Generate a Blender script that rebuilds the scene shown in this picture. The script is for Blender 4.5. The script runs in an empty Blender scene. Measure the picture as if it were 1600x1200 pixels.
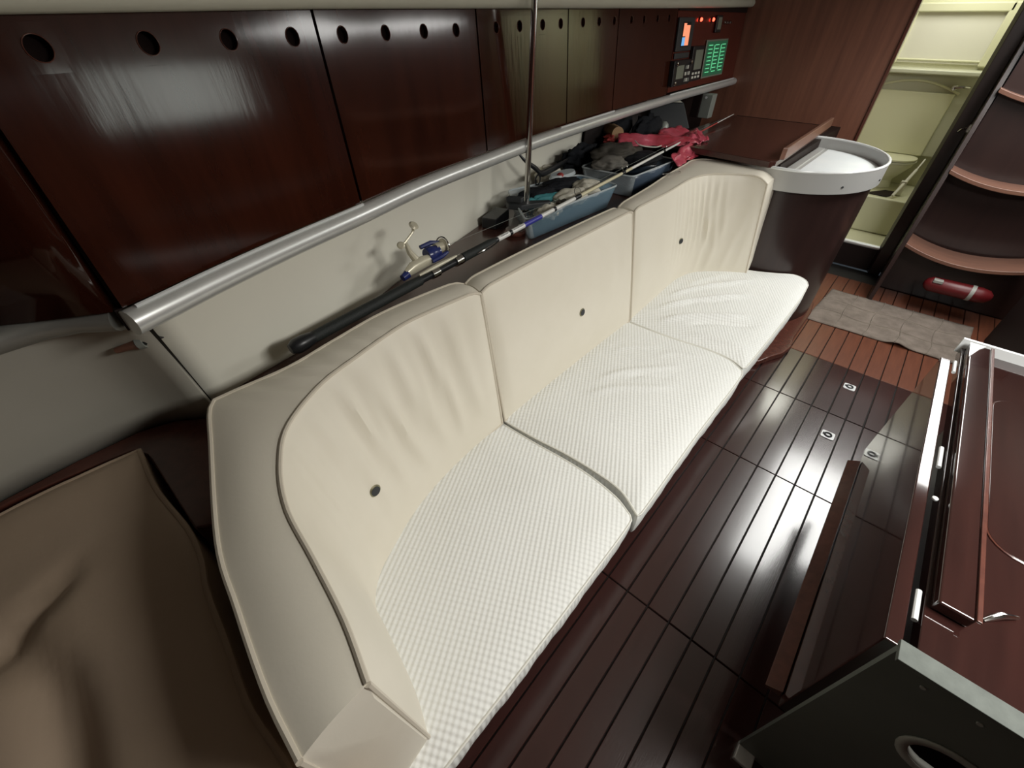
import bpy, bmesh, math, random
from mathutils import Vector, Matrix, noise
random.seed(7)
S = bpy.context.scene
COL = S.collection
pi = math.pi
# ------------------------------------------------------------------ camera
CH = 1.5
yaw, pitch, roll = .7243, .7094, .0034
fw = Vector((math.cos(pitch)*math.cos(yaw), math.cos(pitch)*math.sin(yaw), -math.sin(pitch)))
rt = Vector((math.sin(yaw), -math.cos(yaw), 0)); up = rt.cross(fw)
r2 = rt*math.cos(roll)+up*math.sin(roll); u2 = r2.cross(fw)
cam = bpy.data.objects.new('camera', bpy.data.cameras.new('camera')); COL.objects.link(cam)
cam.matrix_world = Matrix(((r2.x, u2.x, -fw.x, 0), (r2.y, u2.y, -fw.y, 0), (r2.z, u2.z, -fw.z, CH), (0, 0, 0, 1)))
cam.data.sensor_width = 36; cam.data.lens = 664.6/1600*36; cam.data.clip_start = .02
S.camera = cam
# ------------------------------------------------------------------ world, lights, exposure
w = bpy.data.worlds.new('world'); S.world = w; w.use_nodes = True
w.node_tree.nodes['Background'].inputs[0].default_value = (.5, .6, .7, 1)
w.node_tree.nodes['Background'].inputs[1].default_value = .05
S.view_settings.view_transform = 'Standard'; S.view_settings.look = 'None'
S.view_settings.exposure = .30; S.view_settings.gamma = 1
try: S.view_settings.use_curve_mapping = False
except Exception: pass

def area(name, loc, sx, sy, watts, col, rot=(0, 0, 0)):
    l = bpy.data.lights.new(name, 'AREA'); l.shape = 'RECTANGLE'; l.size = sx; l.size_y = sy
    l.energy = watts; l.color = col
    o = bpy.data.objects.new(name, l); o.location = loc; o.rotation_euler = rot; COL.objects.link(o); return o
area('hatch_light_aft', (3.32, -.50, 1.775), 1.66, .62, 30, (1, .995, .96))          # saloon skylight over the galley end
area('fill_light_middle', (.95, -.85, 1.775), .6, .5, 29, (1, .985, .93))          # added fill, set to starboard to brighten liner and cushion fronts
area('hatch_light_heads', (4.75, .25, 1.9), .5, .5, 5.2, (1, 1, .90))              # hatch of the heads
area('port_light_galley', (3.12, -1.66, 1.55), .56, .36, 1.5, (.95, 1, .93), (pi/2, 0, 0))   # portlight opposite the sofa

# ------------------------------------------------------------------ materials
def mat(name, base, rough=.5, metal=0, coat=0, emit=None, es=0, trans=0, ior=1.5, alpha=1, spec=.5, nscale=None, namt=0, c2=None, bump=0, bscale=60, stretch=None, coatr=.05):
    m = bpy.data.materials.new(name); m.use_nodes = True
    nt = m.node_tree; N = nt.nodes; L = nt.links; b = N['Principled BSDF']
    b.inputs['Base Color'].default_value = (*base, 1)
    b.inputs['Roughness'].default_value = rough; b.inputs['Metallic'].default_value = metal
    b.inputs['Coat Weight'].default_value = coat; b.inputs['Coat Roughness'].default_value = coatr
    b.inputs['Transmission Weight'].default_value = trans; b.inputs['IOR'].default_value = ior
    b.inputs['Alpha'].default_value = alpha; b.inputs['Specular IOR Level'].default_value = spec; b.inputs['Coat IOR'].default_value = 1.55 if coat >= 1 else 1.5
    if emit: b.inputs['Emission Color'].default_value = (*emit, 1); b.inputs['Emission Strength'].default_value = es
    tc = N.new('ShaderNodeTexCoord'); mp = N.new('ShaderNodeMapping'); L.new(tc.outputs['Object'], mp.inputs['Vector'])
    if stretch: mp.inputs['Scale'].default_value = stretch
    if c2:
        n = N.new('ShaderNodeTexNoise'); n.inputs['Scale'].default_value = nscale or 5; n.inputs['Detail'].default_value = 6
        n.inputs['Roughness'].default_value = .6
        L.new(mp.outputs[0], n.inputs['Vector'])
        r = N.new('ShaderNodeValToRGB'); r.color_ramp.elements[0].position = .3; r.color_ramp.elements[1].position = .7
        r.color_ramp.elements[0].color = (*base, 1); r.color_ramp.elements[1].color = (*c2, 1)
        L.new(n.outputs['Fac'], r.inputs[0]); L.new(r.outputs[0], b.inputs['Base Color'])
    if bump:
        n2 = N.new('ShaderNodeTexNoise'); n2.inputs['Scale'].default_value = bscale; n2.inputs['Detail'].default_value = 4
        L.new(mp.outputs[0], n2.inputs['Vector'])
        bp = N.new('ShaderNodeBump'); bp.inputs['Strength'].default_value = bump; bp.inputs['Distance'].default_value = .004
        L.new(n2.outputs['Fac'], bp.inputs['Height']); L.new(bp.outputs[0], b.inputs['Normal'])
    return m
M = {}
M['locker'] = mat('varnished_mahogany_locker', (.024, .0056, .0026), .10, coat=.15, spec=.42, c2=(.046, .0112, .0052), nscale=3, stretch=(6, 6, .7), coatr=.1, bump=.03, bscale=9)
M['wood'] = mat('mahogany', (.075, .024, .017), .25, coat=.4, c2=(.11, .036, .024), nscale=4, stretch=(8, 8, .6), coatr=.12)
M['woodh'] = mat('mahogany_horizontal_grain', (.048, .017, .013), .24, coat=.3, c2=(.07, .025, .018), nscale=4, stretch=(.8, 8, 8), coatr=.12)
M['bulk'] = mat('bulkhead_mahogany', (.15, .062, .042), .32, coat=.2, c2=(.25, .105, .066), nscale=3, stretch=(7, 7, .45), coatr=.2)
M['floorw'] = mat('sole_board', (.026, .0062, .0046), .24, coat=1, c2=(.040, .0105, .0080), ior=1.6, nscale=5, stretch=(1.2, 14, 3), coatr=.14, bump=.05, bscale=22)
M['floorw_lit'] = mat('sole_board_lit', (.11, .036, .020), .32, coat=.2, c2=(.16, .054, .028), nscale=5, stretch=(1.2, 14, 3), coatr=.2, bump=.05, bscale=22)  # same sole boards, companionway light on the aft row put into the colour
M['seam'] = mat('black_caulk', (.008, .006, .005), .6)
M['leaf'] = mat('varnished_table_wood', (.022, .008, .007), .08, coat=.8, c2=(.034, .012, .010), nscale=4, stretch=(.8, 8, 8), coatr=.04)
M['vinyl'] = mat('cream_vinyl', (.76, .71, .595), .42, c2=(.80, .75, .64), nscale=4, bump=.03, bscale=160)
M['pipe'] = mat('cream_piping', (.62, .56, .46), .45)
M['spipe'] = mat('white_piping', (.74, .73, .67), .5)
M['liner'] = mat('hull_liner_vinyl', (.88, .855, .74), .5, c2=(.90, .875, .76), nscale=3, bump=.04, bscale=90)
M['liner_shaded'] = mat('hull_liner_shaded', (.42, .40, .34), .5, c2=(.46, .44, .38), nscale=3)  # same hull liner, shade of the forward return put into the colour
M['alu2'] = mat('dull_rail_metal', (.36, .36, .33), .35, metal=.5)
M['cream'] = mat('cream_gelcoat', (.72, .70, .60), .3)
M['heads'] = mat('heads_moulding', (.68, .67, .47), .35)
M['headsd'] = mat('heads_moulding_grey', (.55, .55, .42), .4)
M['ceil'] = mat('ceiling_white', (.56, .55, .51), .6)
M['alu'] = mat('anodised_aluminium', (.80, .81, .79), .32, metal=.5, c2=(.74, .75, .73), nscale=30)
M['aluw'] = mat('aluminium_painted_band', (.50, .50, .485), .35, metal=.3)
M['rimw'] = mat('bright_rim', (.86, .88, .88), .25, metal=.2)
M['upr'] = mat('cream_handrail', (.62, .61, .50), .4)
M['steel'] = mat('polished_steel', (.55, .54, .52), .12, metal=1)
M['white'] = mat('white_laminate', (.84, .87, .87), .35, c2=(.76, .81, .83), nscale=6)
M['black'] = mat('black_plastic', (.012, .013, .015), .35)
M['foam'] = mat('black_foam_grip', (.012, .015, .014), .65, bump=.4, bscale=300)
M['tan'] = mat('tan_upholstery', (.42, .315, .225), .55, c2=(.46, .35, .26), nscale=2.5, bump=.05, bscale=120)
M['grey'] = mat('dark_grey_board', (.10, .115, .10), .5, c2=(.12, .135, .12), nscale=8)
M['greyt'] = mat('worn_grey_edge', (.09, .10, .09), .6, spec=.2, c2=(.14, .155, .14), nscale=25)
M['palerim'] = mat('pale_grey_rim', (.30, .30, .27), .5)
M['mid'] = mat('mid_grey_metal', (.30, .32, .29), .4, metal=.2)
M['slate'] = mat('slate_plastic', (.032, .035, .038), .5)
M['tread'] = mat('tread_mahogany', (.15, .07, .048), .4, coat=.1, c2=(.20, .095, .062), nscale=4, stretch=(8, .8, 8))
M['redx'] = mat('red_cylinder_paint', (.11, .007, .009), .4)
M['navy'] = mat('navy_blue_plastic', (.018, .028, .14), .25)
M['reelc'] = mat('champagne_plastic', (.68, .64, .50), .3, metal=.3)
M['rodw'] = mat('white_rod_lacquer', (.78, .78, .74), .25)
M['rody'] = mat('cream_rod_lacquer', (.72, .66, .45), .3)
M['bag'] = mat('red_pink_nylon', (.36, .018, .03), .35, c2=(.58, .11, .16), nscale=9, bump=.4, bscale=25)
M['cork'] = mat('tan_cardboard', (.44, .27, .14), .7)
M['dcl'] = mat('black_cloth', (.006, .007, .010), .85, spec=.2, c2=(.014, .015, .018), nscale=12, bump=.5, bscale=50)
M['bcl'] = mat('dark_olive_cloth', (.03, .026, .02), .8, c2=(.07, .06, .045), nscale=12, bump=.5, bscale=50)
M['gcl'] = mat('grey_cloth', (.09, .085, .075), .8, c2=(.17, .155, .13), nscale=14, bump=.5, bscale=50)
M['wcl'] = mat('white_cloth', (.52, .49, .40), .8, c2=(.66, .63, .54), nscale=10, bump=.5, bscale=60)
M['tcl'] = mat('teal_cloth', (.03, .17, .19), .7, c2=(.06, .27, .29), nscale=12, bump=.5, bscale=60)
M['redc'] = mat('red_cloth', (.32, .03, .025), .7, c2=(.42, .06, .05), nscale=12)
M['bincl'] = mat('clear_plastic', (.72, .80, .84), .12, alpha=.28)
M['binrim'] = mat('clear_plastic_rim', (.66, .72, .74), .2, alpha=.75)
M['binbl'] = mat('blue_tinted_plastic', (.30, .46, .58), .2, alpha=.34)
M['binbd'] = mat('smoky_blue_plastic', (.10, .14, .20), .2, alpha=.75)
M['rug'] = mat('beige_mat', (.13, .105, .085), .95, c2=(.22, .18, .15), nscale=14, bump=.6, bscale=120)
M['rugl'] = mat('pale_mat_line', (.26, .22, .18), .95)
M['dark'] = mat('near_black_wood', (.014, .007, .006), .6, spec=.25)
M['darkp'] = mat('dark_brown_panel', (.022, .011, .010), .32, coat=.2, c2=(.03, .015, .013), nscale=3, stretch=(8, 8, .6), coatr=.15)
M['instr'] = mat('instrument_fascia_red_wood', (.10, .017, .010), .25, coat=.3)
M['green'] = mat('breaker_panel_green', (.03, .10, .06), .3, emit=(.05, .35, .16), es=.10)
M['greenl'] = mat('lit_green_labels', (.1, .6, .3), .4, emit=(.22, 1, .45), es=.42)
M['oran'] = mat('lcd_orange', (.2, .05, .02), .3, emit=(1, .30, .16), es=.9)
M['blue'] = mat('lcd_blue', (.02, .08, .2), .3, emit=(.2, .5, .9), es=.7)
M['redl'] = mat('red_lamp_glass', (.4, .02, .01), .3, emit=(1, .06, .03), es=5)
M['lcdg'] = mat('lcd_grey_green', (.22, .24, .19), .3)
M['whitep'] = mat('white_print', (.7, .7, .62), .5)
M['bluep'] = mat('blue_print', (.05, .05, .35), .4)
M['greyp'] = mat('grey_print', (.15, .15, .2), .4)
M['brass'] = mat('dull_brass', (.35, .33, .22), .35, metal=.8)
M['void'] = mat('dark_hollow', (.006, .006, .006), .9)
M['glassp'] = mat('portlight_daylight', (.3, .3, .3), .1, emit=(.75, .8, .72), es=1.1)
# quilted seat fabric: a fine raised waffle weave
def quilt():
    m = bpy.data.materials.new('white_quilted_cotton'); m.use_nodes = True
    nt = m.node_tree; N = nt.nodes; L = nt.links; b = N['Principled BSDF']
    b.inputs['Roughness'].default_value = .8; b.inputs['Base Color'].default_value = (.82, .825, .795, 1)
    tc = N.new('ShaderNodeTexCoord'); sp = N.new('ShaderNodeSeparateXYZ'); L.new(tc.outputs['Object'], sp.inputs[0])
    def mth(op, a, bb=None, v=None):
        n = N.new('ShaderNodeMath'); n.operation = op
        if hasattr(a, 'links'): L.new(a, n.inputs[0])
        else: n.inputs[0].default_value = a
        if bb is not None:
            if hasattr(bb, 'links'): L.new(bb, n.inputs[1])
            else: n.inputs[1].default_value = bb
        return n.outputs[0]
    u = mth('ADD', sp.outputs[0], mth('MULTIPLY', sp.outputs[1], .55)); v = mth('SUBTRACT', mth('MULTIPLY', sp.outputs[0], .55), sp.outputs[1])
    k = 2*pi/.0155
    su = mth('SINE', mth('MULTIPLY', u, k)); sv = mth('SINE', mth('MULTIPLY', v, k))
    h = mth('ADD', su, sv)
    n = N.new('ShaderNodeTexNoise'); n.inputs['Scale'].default_value = 9; L.new(tc.outputs['Object'], n.inputs['Vector'])
    h2 = mth('ADD', h, mth('MULTIPLY', n.outputs['Fac'], 1.5))
    bp = N.new('ShaderNodeBump'); bp.inputs['Strength'].default_value = .55; bp.inputs['Distance'].default_value = .0012
    L.new(h2, bp.inputs['Height']); L.new(bp.outputs[0], b.inputs['Normal'])
    return m
M['quilt'] = quilt()

# ------------------------------------------------------------------ helpers
class MB:
    def __init__(s): s.v = []; s.f = []
    def add(s, vs, fs):
        o = len(s.v); s.v += [tuple(v) for v in vs]; s.f += [tuple(i+o for i in f) for f in fs]; return s
    def box(s, a, b, rotz=0, c=None):
        x0, y0, z0 = a; x1, y1, z1 = b
        vs = [Vector(p) for p in ((x0,y0,z0),(x1,y0,z0),(x1,y1,z0),(x0,y1,z0),(x0,y0,z1),(x1,y0,z1),(x1,y1,z1),(x0,y1,z1))]
        if rotz:
            c = Vector(c or ((x0+x1)/2, (y0+y1)/2, 0)); R = Matrix.Rotation(rotz, 3, 'Z')
            vs = [R@(v-c)+c for v in vs]
        return s.add(vs, [(0,3,2,1),(4,5,6,7),(0,1,5,4),(1,2,6,5),(2,3,7,6),(3,0,4,7)])
    def prism(s, pl, z0, z1):
        n = len(pl)
        return s.add([(x, y, z0) for x, y in pl]+[(x, y, z1) for x, y in pl],
            [tuple(range(n))[::-1], tuple(range(n, 2*n))]+[(i, (i+1) % n, n+(i+1) % n, n+i) for i in range(n)])
    def slab(s, pts, off):     # polygon of 3-D points extruded by a vector
        n = len(pts); off = Vector(off); pts = [Vector(p) for p in pts]
        return s.add(pts+[p+off for p in pts], [tuple(range(n))[::-1], tuple(range(n, 2*n))]+[(i, (i+1) % n, n+(i+1) % n, n+i) for i in range(n)])
    def tube(s, P, r, n=10, closed=False, sq=1.0):
        P = [Vector(p) for p in P]; m = len(P); rs = r if isinstance(r, (list, tuple)) else [r]*m
        vs = []; prev = None
        for i, p in enumerate(P):
            a = P[(i-1) % m] if (closed or i > 0) else P[0]; b = P[(i+1) % m] if (closed or i < m-1) else P[-1]
            t = (b-a).normalized()
            ref = prev if prev is not None else (Vector((0,0,1)) if abs(t.z) < .9 else Vector((1,0,0)))
            e = (ref-t*ref.dot(t)).normalized(); g = t.cross(e); prev = e
            for k in range(n):
                an = 2*pi*k/n; vs.append(p+e*(math.cos(an)*rs[i])+g*(math.sin(an)*rs[i]*sq))
        fs = []
        for i in range(m if closed else m-1):
            j = (i+1) % m
            for k in range(n): fs.append((i*n+k, i*n+(k+1) % n, j*n+(k+1) % n, j*n+k))
        if not closed: fs += [tuple(range(n))[::-1], tuple(range((m-1)*n, m*n))]
        return s.add(vs, fs)
    def lathe(s, prof, c, axis=(0,0,1), n=20):   # prof: (radius, height)
        a = Vector(axis).normalized(); ref = Vector((1,0,0)) if abs(a.x) < .9 else Vector((0,1,0))
        e = (ref-a*ref.dot(a)).normalized(); g = a.cross(e); c = Vector(c); vs = []; m = len(prof)
        for r, h in prof:
            for k in range(n):
                an = 2*pi*k/n; vs.append(c+a*h+e*(r*math.cos(an))+g*(r*math.sin(an)))
        fs = [(i*n+k, i*n+(k+1) % n, (i+1)*n+(k+1) % n, (i+1)*n+k) for i in range(m-1) for k in range(n)]
        fs += [tuple(range(n))[::-1], tuple(range((m-1)*n, m*n))]
        return s.add(vs, fs)
    def grid(s, fn, nu, nv):
        vs = [fn(i/nu, j/nv) for j in range(nv+1) for i in range(nu+1)]
        return s.add(vs, [(j*(nu+1)+i, j*(nu+1)+i+1, (j+1)*(nu+1)+i+1, (j+1)*(nu+1)+i) for j in range(nv) for i in range(nu)])
    def build(s, name, m, parent=None, bevel=0, ang=35, solid=0, smooth=True):
        me = bpy.data.meshes.new(name); me.from_pydata([tuple(v) for v in s.v], [], s.f); me.update()
        bm = bmesh.new(); bm.from_mesh(me); bmesh.ops.recalc_face_normals(bm, faces=bm.faces); bm.to_mesh(me); bm.free()
        me.materials.append(M[m] if isinstance(m, str) else m)
        if smooth:
            for p in me.polygons: p.use_smooth = True
            try: me.set_sharp_from_angle(angle=math.radians(ang))
            except Exception: pass
        o = bpy.data.objects.new(name, me); COL.objects.link(o)
        if parent:
            o.parent = parent; o.matrix_parent_inverse = Matrix.Translation(-Vector(parent.location))
        if solid:
            q = o.modifiers.new('s', 'SOLIDIFY'); q.thickness = solid; q.offset = 0
        if bevel:
            q = o.modifiers.new('b', 'BEVEL'); q.width = bevel; q.segments = 2; q.limit_method = 'ANGLE'; q.angle_limit = math.radians(40)
            q.harden_normals = True
        return o
def thing(name, label, cat, loc=(0,0,0), group=None):
    o = bpy.data.objects.new(name, None); o.empty_display_size = .05; COL.objects.link(o); o.location = loc
    return tag(o, label, cat, group)
def tag(o, label, cat, group=None):
    o['label'] = label; o['category'] = cat
    if group: o['group'] = group
    return o
def struct(o): o['kind'] = 'structure'; return o
def interp(x, X, Y):
    if x <= X[0]: return Y[0]+(x-X[0])*(Y[1]-Y[0])/(X[1]-X[0])
    for i in range(len(X)-1):
        if x <= X[i+1]: return Y[i]+(x-X[i])*(Y[i+1]-Y[i])/(X[i+1]-X[i])
    return Y[-1]
def catmull(P, n):
    P = [Vector(p) for p in P]; out = []
    Q = [P[0]*2-P[1]]+P+[P[-1]*2-P[-2]]
    for i in range(1, len(Q)-2):
        a, b, c, d = Q[i-1:i+3]
        k = 12
        for j in range(k):
            t = j/k
            out.append(.5*((2*b)+(c-a)*t+(2*a-5*b+4*c-d)*t*t+(3*b-a-3*c+d)*t**3))
    out.append(P[-1])
    L = [0]
    for i in range(1, len(out)): L.append(L[-1]+(out[i]-out[i-1]).length)
    res = []; j = 0
    for i in range(n):
        s = L[-1]*i/(n-1)
        while j < len(L)-2 and L[j+1] < s: j += 1
        t = (s-L[j])/max(1e-9, L[j+1]-L[j]); res.append(out[j].lerp(out[j+1], min(1, max(0, t))))
    return res
def sst(a, b, x):
    t = min(1, max(0, (x-a)/(b-a))); return t*t*(3-2*t)

# ------------------------------------------------------------------ hull side curve of the lockers and rails
RX = [-.3, .03, .183, .364, .593, .853, 1.156, 1.606, 2.255, 2.979, 3.558, 4.2]
RY = [.80, .895, .946, .997, 1.052, 1.122, 1.177, 1.246, 1.309, 1.358, 1.380, 1.402]
_c = catmull([(a, b, 0) for a, b in zip(RX, RY)], 200)
CX = [p.x for p in _c]; CY = [p.y for p in _c]
ry = lambda x: interp(x, CX, CY)
zlo = lambda x: 1.115+.0074*x
zhi = lambda x: interp(x, [0, .6, 1.2, 2.27, 2.96, 4.2], [1.503, 1.517, 1.526, 1.54, 1.549, 1.57])
def lk(x, z, off=0): return Vector((x, ry(x)+.012+.08*(z-1.12)+off, z))

# ------------------------------------------------------------------ structure
fl = struct(MB().box((-2.2, -1.7, -.06), (4.2, 2.0, -.012)).build('floor', 'seam'))
# sole boards, each a plank of its own
w_ = .0765; y0 = .1307
rows = [(-1.45, -.3, 0), (-.3, .754, 0), (.754, 1.618, 0), (1.618, 2.205, 0), (2.205, 2.68, 0), (2.68, 3.95, 1)]
meshes = {}
for (a, b, k) in rows:
    for i in range(-5, 16):
        if k == 0 and a < 0 and (i < -2 or i > 8) and a < -.5: continue
        ya = y0-w_*i
        if a > 2 and ya > .45: continue
        key = (a, b)
        if key not in meshes:
            L_ = b-a; g = .0022 if a != 2.205 else .003
            mb = MB().box((g, g, -.012), (L_-g, w_-g, 0))
            o = mb.build('plank', 'floorw_lit' if k else 'floorw', fl, bevel=0); meshes[key] = o
            me = o.data; bm = bmesh.new(); bm.from_mesh(me)
            es = [e for e in bm.edges if all(v.co.z > -.001 for v in e.verts)]
            bmesh.ops.bevel(bm, geom=es, offset=.0016, segments=1, affect='EDGES')
            for f_ in bm.faces: f_.smooth = False
            bm.to_mesh(me); bm.free()
        else:
            o = meshes[key].copy(); COL.objects.link(o); o.parent = fl
        o.location = (a, ya-w_, 0)
# white liner wall behind the shelf
WB = [(.085, 1.04), (.286, 1.07), (.473, 1.10), (.753, 1.207), (1.077, 1.302), (1.427, 1.405), (1.705, 1.50), (2.1, 1.57), (2.47, 1.61)]
wb = catmull([(x, y, .8) for x, y in WB], 60)
def wl(u, v):
    i = u*59; j = int(min(58, i)); p = wb[j].lerp(wb[j+1], i-j)
    x = p.x*(1-v)+(.05+(p.x-.085)*1.0)*v
    k_ = sst(.08, .7, p.x); yt = (ry(x)+.035)*(1-k_)+(p.y-.02)*k_
    return Vector((x, p.y*(1-v)+yt*v+.02*math.sin(pi*v), .78+v*.335))
struct(MB().grid(wl, 60, 10).build('wall_left', 'liner', solid=.008))
# bound strip at the liner's forward edge
p0, p1 = wl(0, .06), wl(0, 1)
struct(MB().slab([p0+Vector((-.006, .004, 0)), p0+Vector((.0, -.006, 0)), p1+Vector((0, -.006, 0)), p1+Vector((-.006, .004, 0))], (-.003, .01, 0)).build('trim_3', 'seam'))
# dark side behind the chart table
struct(MB().add([(2.475, 1.612, .6), (4.2, 1.6, .6), (4.2, 1.58, 1.13), (2.44, 1.59, 1.13)], [(0,1,2,3)]).build('wall_side', 'dark', solid=.01))
# forward return of the hull side
FB = catmull([(.083, 1.034, .78), (.005, 1.105, .78), (-.067, 1.128, .78), (-.184, 1.128, .78), (-.35, 1.11, .78), (-.7, 1.02, .78), (-1.5, .8, .78)], 50)
for p_ in FB: p_.z = .745; p_.y += .003
FT = catmull([(.045, .945, 1.13), (.0, .99, 1.13), (-.05, 1.035, 1.13), (-.12, 1.045, 1.13), (-.3, 1.02, 1.13), (-.7, .93, 1.13), (-1.5, .7, 1.13)], 50)
def fwl(u, v):
    i = u*49; j = int(min(48, i)); return FB[j].lerp(FB[j+1], i-j).lerp(FT[j].lerp(FT[j+1], i-j), v)
struct(MB().grid(fwl, 40, 6).build('wall_forward_side', 'liner_shaded', solid=.008))
# cabin top, coving, far starboard side, forward bulkhead
struct(MB().box((-2.2, -1.7, 1.80), (4.22, 2.0, 1.84)).build('ceiling', 'ceil'))
def cove(u, v):
    x = -1.5+5.7*u; a = v*pi/2
    return Vector((x, ry(max(x, -.3))+.05-.30*(1-math.cos(a)), 1.60+.20*math.sin(a)))
struct(MB().grid(cove, 20, 8).build('wall_coving', 'ceil', solid=.01))
struct(MB().box((-2.2, -1.74, 0), (4.3, -1.7, .95)).build('wall_right', 'wood'))
struct(MB().box((-2.2, -1.74, .95), (4.3, -1.7, 2.0)).build('wall_right_upper', 'wood'))
struct(MB().box((-2.2, -1.74, 0), (-2.15, 2.0, 2.0)).build('wall_front', 'wood'))
wn = struct(MB().box((2.84, -1.70, 1.37), (3.40, -1.69, 1.73)).build('window_1', 'glassp', bevel=.004))
MB().box((2.80, -1.70, 1.33), (3.44, -1.688, 1.37)).box((2.80, -1.70, 1.73), (3.44, -1.688, 1.77)).box((2.80, -1.70, 1.33), (2.84, -1.688, 1.77)).box((3.40, -1.70, 1.33), (3.44, -1.688, 1.77)).build('window_frame', 'alu', wn)
# outboard back wall closing the lockers
struct(MB().box((-2.2, 1.95, 0), (5.8, 2.0, 2.0)).build('wall_outboard', 'dark'))
# aft bulkhead (x = 4.2) with the doorway to the heads
bk = struct(MB().box((4.2, .457, 0), (4.235, 2.0, 2.0)).build('wall_back', 'bulk'))
struct(MB().box((4.188, .440, .15), (4.245, .459, 2.0)).build('trim_1', 'wood', bevel=.004))
struct(MB().box((4.2, -.10, 0), (4.235, .457, .175)).build('wall_sill', 'dark'))
struct(MB().tube([(4.205, -.03, .18), (4.205, .457, .18)], .016, 10).build('trim_2', 'alu'))
struct(MB().prism([(4.16, -.10), (4.235, -.10), (4.235, -.02), (4.20, -.012), (4.16, -.03)], 0, 2.0).build('trim_door_right', 'darkp', bevel=.003))
struct(MB().box((4.235, -.135, 0), (5.35, -.10, 2.0)).build('wall_heads_right', 'heads'))
struct(MB().box((4.235, 1.2, 0), (5.35, 1.24, 2.0)).build('wall_heads_left', 'heads'))
struct(MB().box((4.235, -.1, .10), (5.35, 1.2, .15)).build('floor_heads', 'heads'))
struct(MB().box((4.235, -.12, 1.96), (5.4, 1.22, 2.0)).build('ceiling_heads', 'heads'))
struct(MB().box((5.2, -.1, .1), (5.25, 1.2, 2.0)).build('wall_heads_back', 'heads'))

# ------------------------------------------------------------------ heads compartment
h = thing('window_recess', 'pale yellow-lit moulded window recess above the ledge in the far compartment', 'recess', (5.15, .3, 1.22))
MB().box((5.15, -.0, 1.545), (5.20, .56, 1.60)).box((5.15, .53, 1.24), (5.20, .58, 1.60)).box((5.15, -.03, 1.24), (5.20, .03, 1.6)).build('frame', 'heads', h, bevel=.01)
MB().box((5.185, .03, 1.25), (5.199, .53, 1.545)).build('back_panel', 'cream', h)
MB().tube([(5.18, .03, 1.27), (5.18, .53, 1.27)], .006, 8).build('ridge', 'heads', h)
h = thing('bathroom_cabinet', 'pale green-cream cabinet with arched moulding below the lit recess through the doorway', 'cabinet', (5.1, .3, .64))
MB().box((5.0, -.06, 1.19), (5.199, .9, 1.222)).build('ledge', 'headsd', h, bevel=.01)
MB().box((5.09, -.05, .66), (5.199, .9, 1.19)).build('body', 'headsd', h, bevel=.006)
MB().box((5.07, .06, .66), (5.089, .60, 1.08)).build('door', 'heads', h, bevel=.008)
MB().tube([(5.082, .62-.58*t, 1.08+.07*math.sin(pi*t)) for t in [i/14 for i in range(15)]], .008, 8).build('arch_moulding', 'heads', h)
MB().lathe([(.018, 0), (.018, .02), (.010, .025), (.012, .05)], (5.069, .085, 1.12), (-1, 0, 0), 14).tube([(5.02, .085, 1.12), (5.01, .045, 1.13), (5.02, .0, 1.125)], .008, 8).build('latch', 'steel', h)
el = lambda cx, cy, a, b, n=24: [(cx+a*math.cos(2*pi*i/n), cy+b*math.sin(2*pi*i/n)) for i in range(n)]
def loftz(mb, rings):
    n = len(rings[0][0]); vs = []
    for pl, z in rings: vs += [(x, y, z) for x, y in pl]
    fs = [(i*n+k, i*n+(k+1) % n, (i+1)*n+(k+1) % n, (i+1)*n+k) for i in range(len(rings)-1) for k in range(n)]
    fs += [tuple(range(n))[::-1], tuple(range((len(rings)-1)*n, len(rings)*n))]
    return mb.add(vs, fs)
tag(MB().box((4.62, -.098, .152), (5.198, 1.0, .42)).build('toilet_plinth', 'heads', bevel=.012), 'raised cream plinth under the toilet in the far compartment', 'plinth')
h = thing('toilet', 'cream marine toilet with shut lid seen through the narrow doorway', 'toilet', (4.98, .22, .42))
loftz(MB(), [(el(5.02, .24, .09, .09), .422), (el(5.02, .24, .09, .08), .48), (el(4.99, .22, .16, .14), .59), (el(4.99, .22, .17, .15), .62)]).build('bowl', 'heads', h)
loftz(MB(), [(el(4.99, .22, .18, .16), .623), (el(4.99, .22, .18, .16), .636)]).build('seat', 'headsd', h)
loftz(MB(), [(el(4.99, .22, .178, .155), .641), (el(4.99, .22, .178, .155), .652), (el(4.99, .22, .14, .12), .658)]).build('lid', 'heads', h)
h = thing('toilet_pump', 'slim pale hand pump lying diagonally beside the toilet in the far compartment', 'pump', (4.70, .05, .42))
MB().tube([(4.66, .09, .44), (4.78, .06, .52), (4.88, .035, .60)], [.010, .012, .010], 10).build('barrel', 'cream', h)
MB().tube([(4.88, .035, .60), (4.92, .025, .64), (4.97, .02, .66)], .006, 8).build('handle', 'cream', h)
MB().box((4.76, .045, .43), (4.80, .085, .53)).build('bracket', 'cream', h, bevel=.004)
tag(MB().slab([(4.66, .12, .4225), (4.68, .27, .4225), (4.86, .16, .4225), (4.86, .06, .4225)], (0, 0, .006)).build('drain_grate', 'dark', bevel=.002), 'dark grating set in the plinth in front of the toilet', 'grating')

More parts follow.
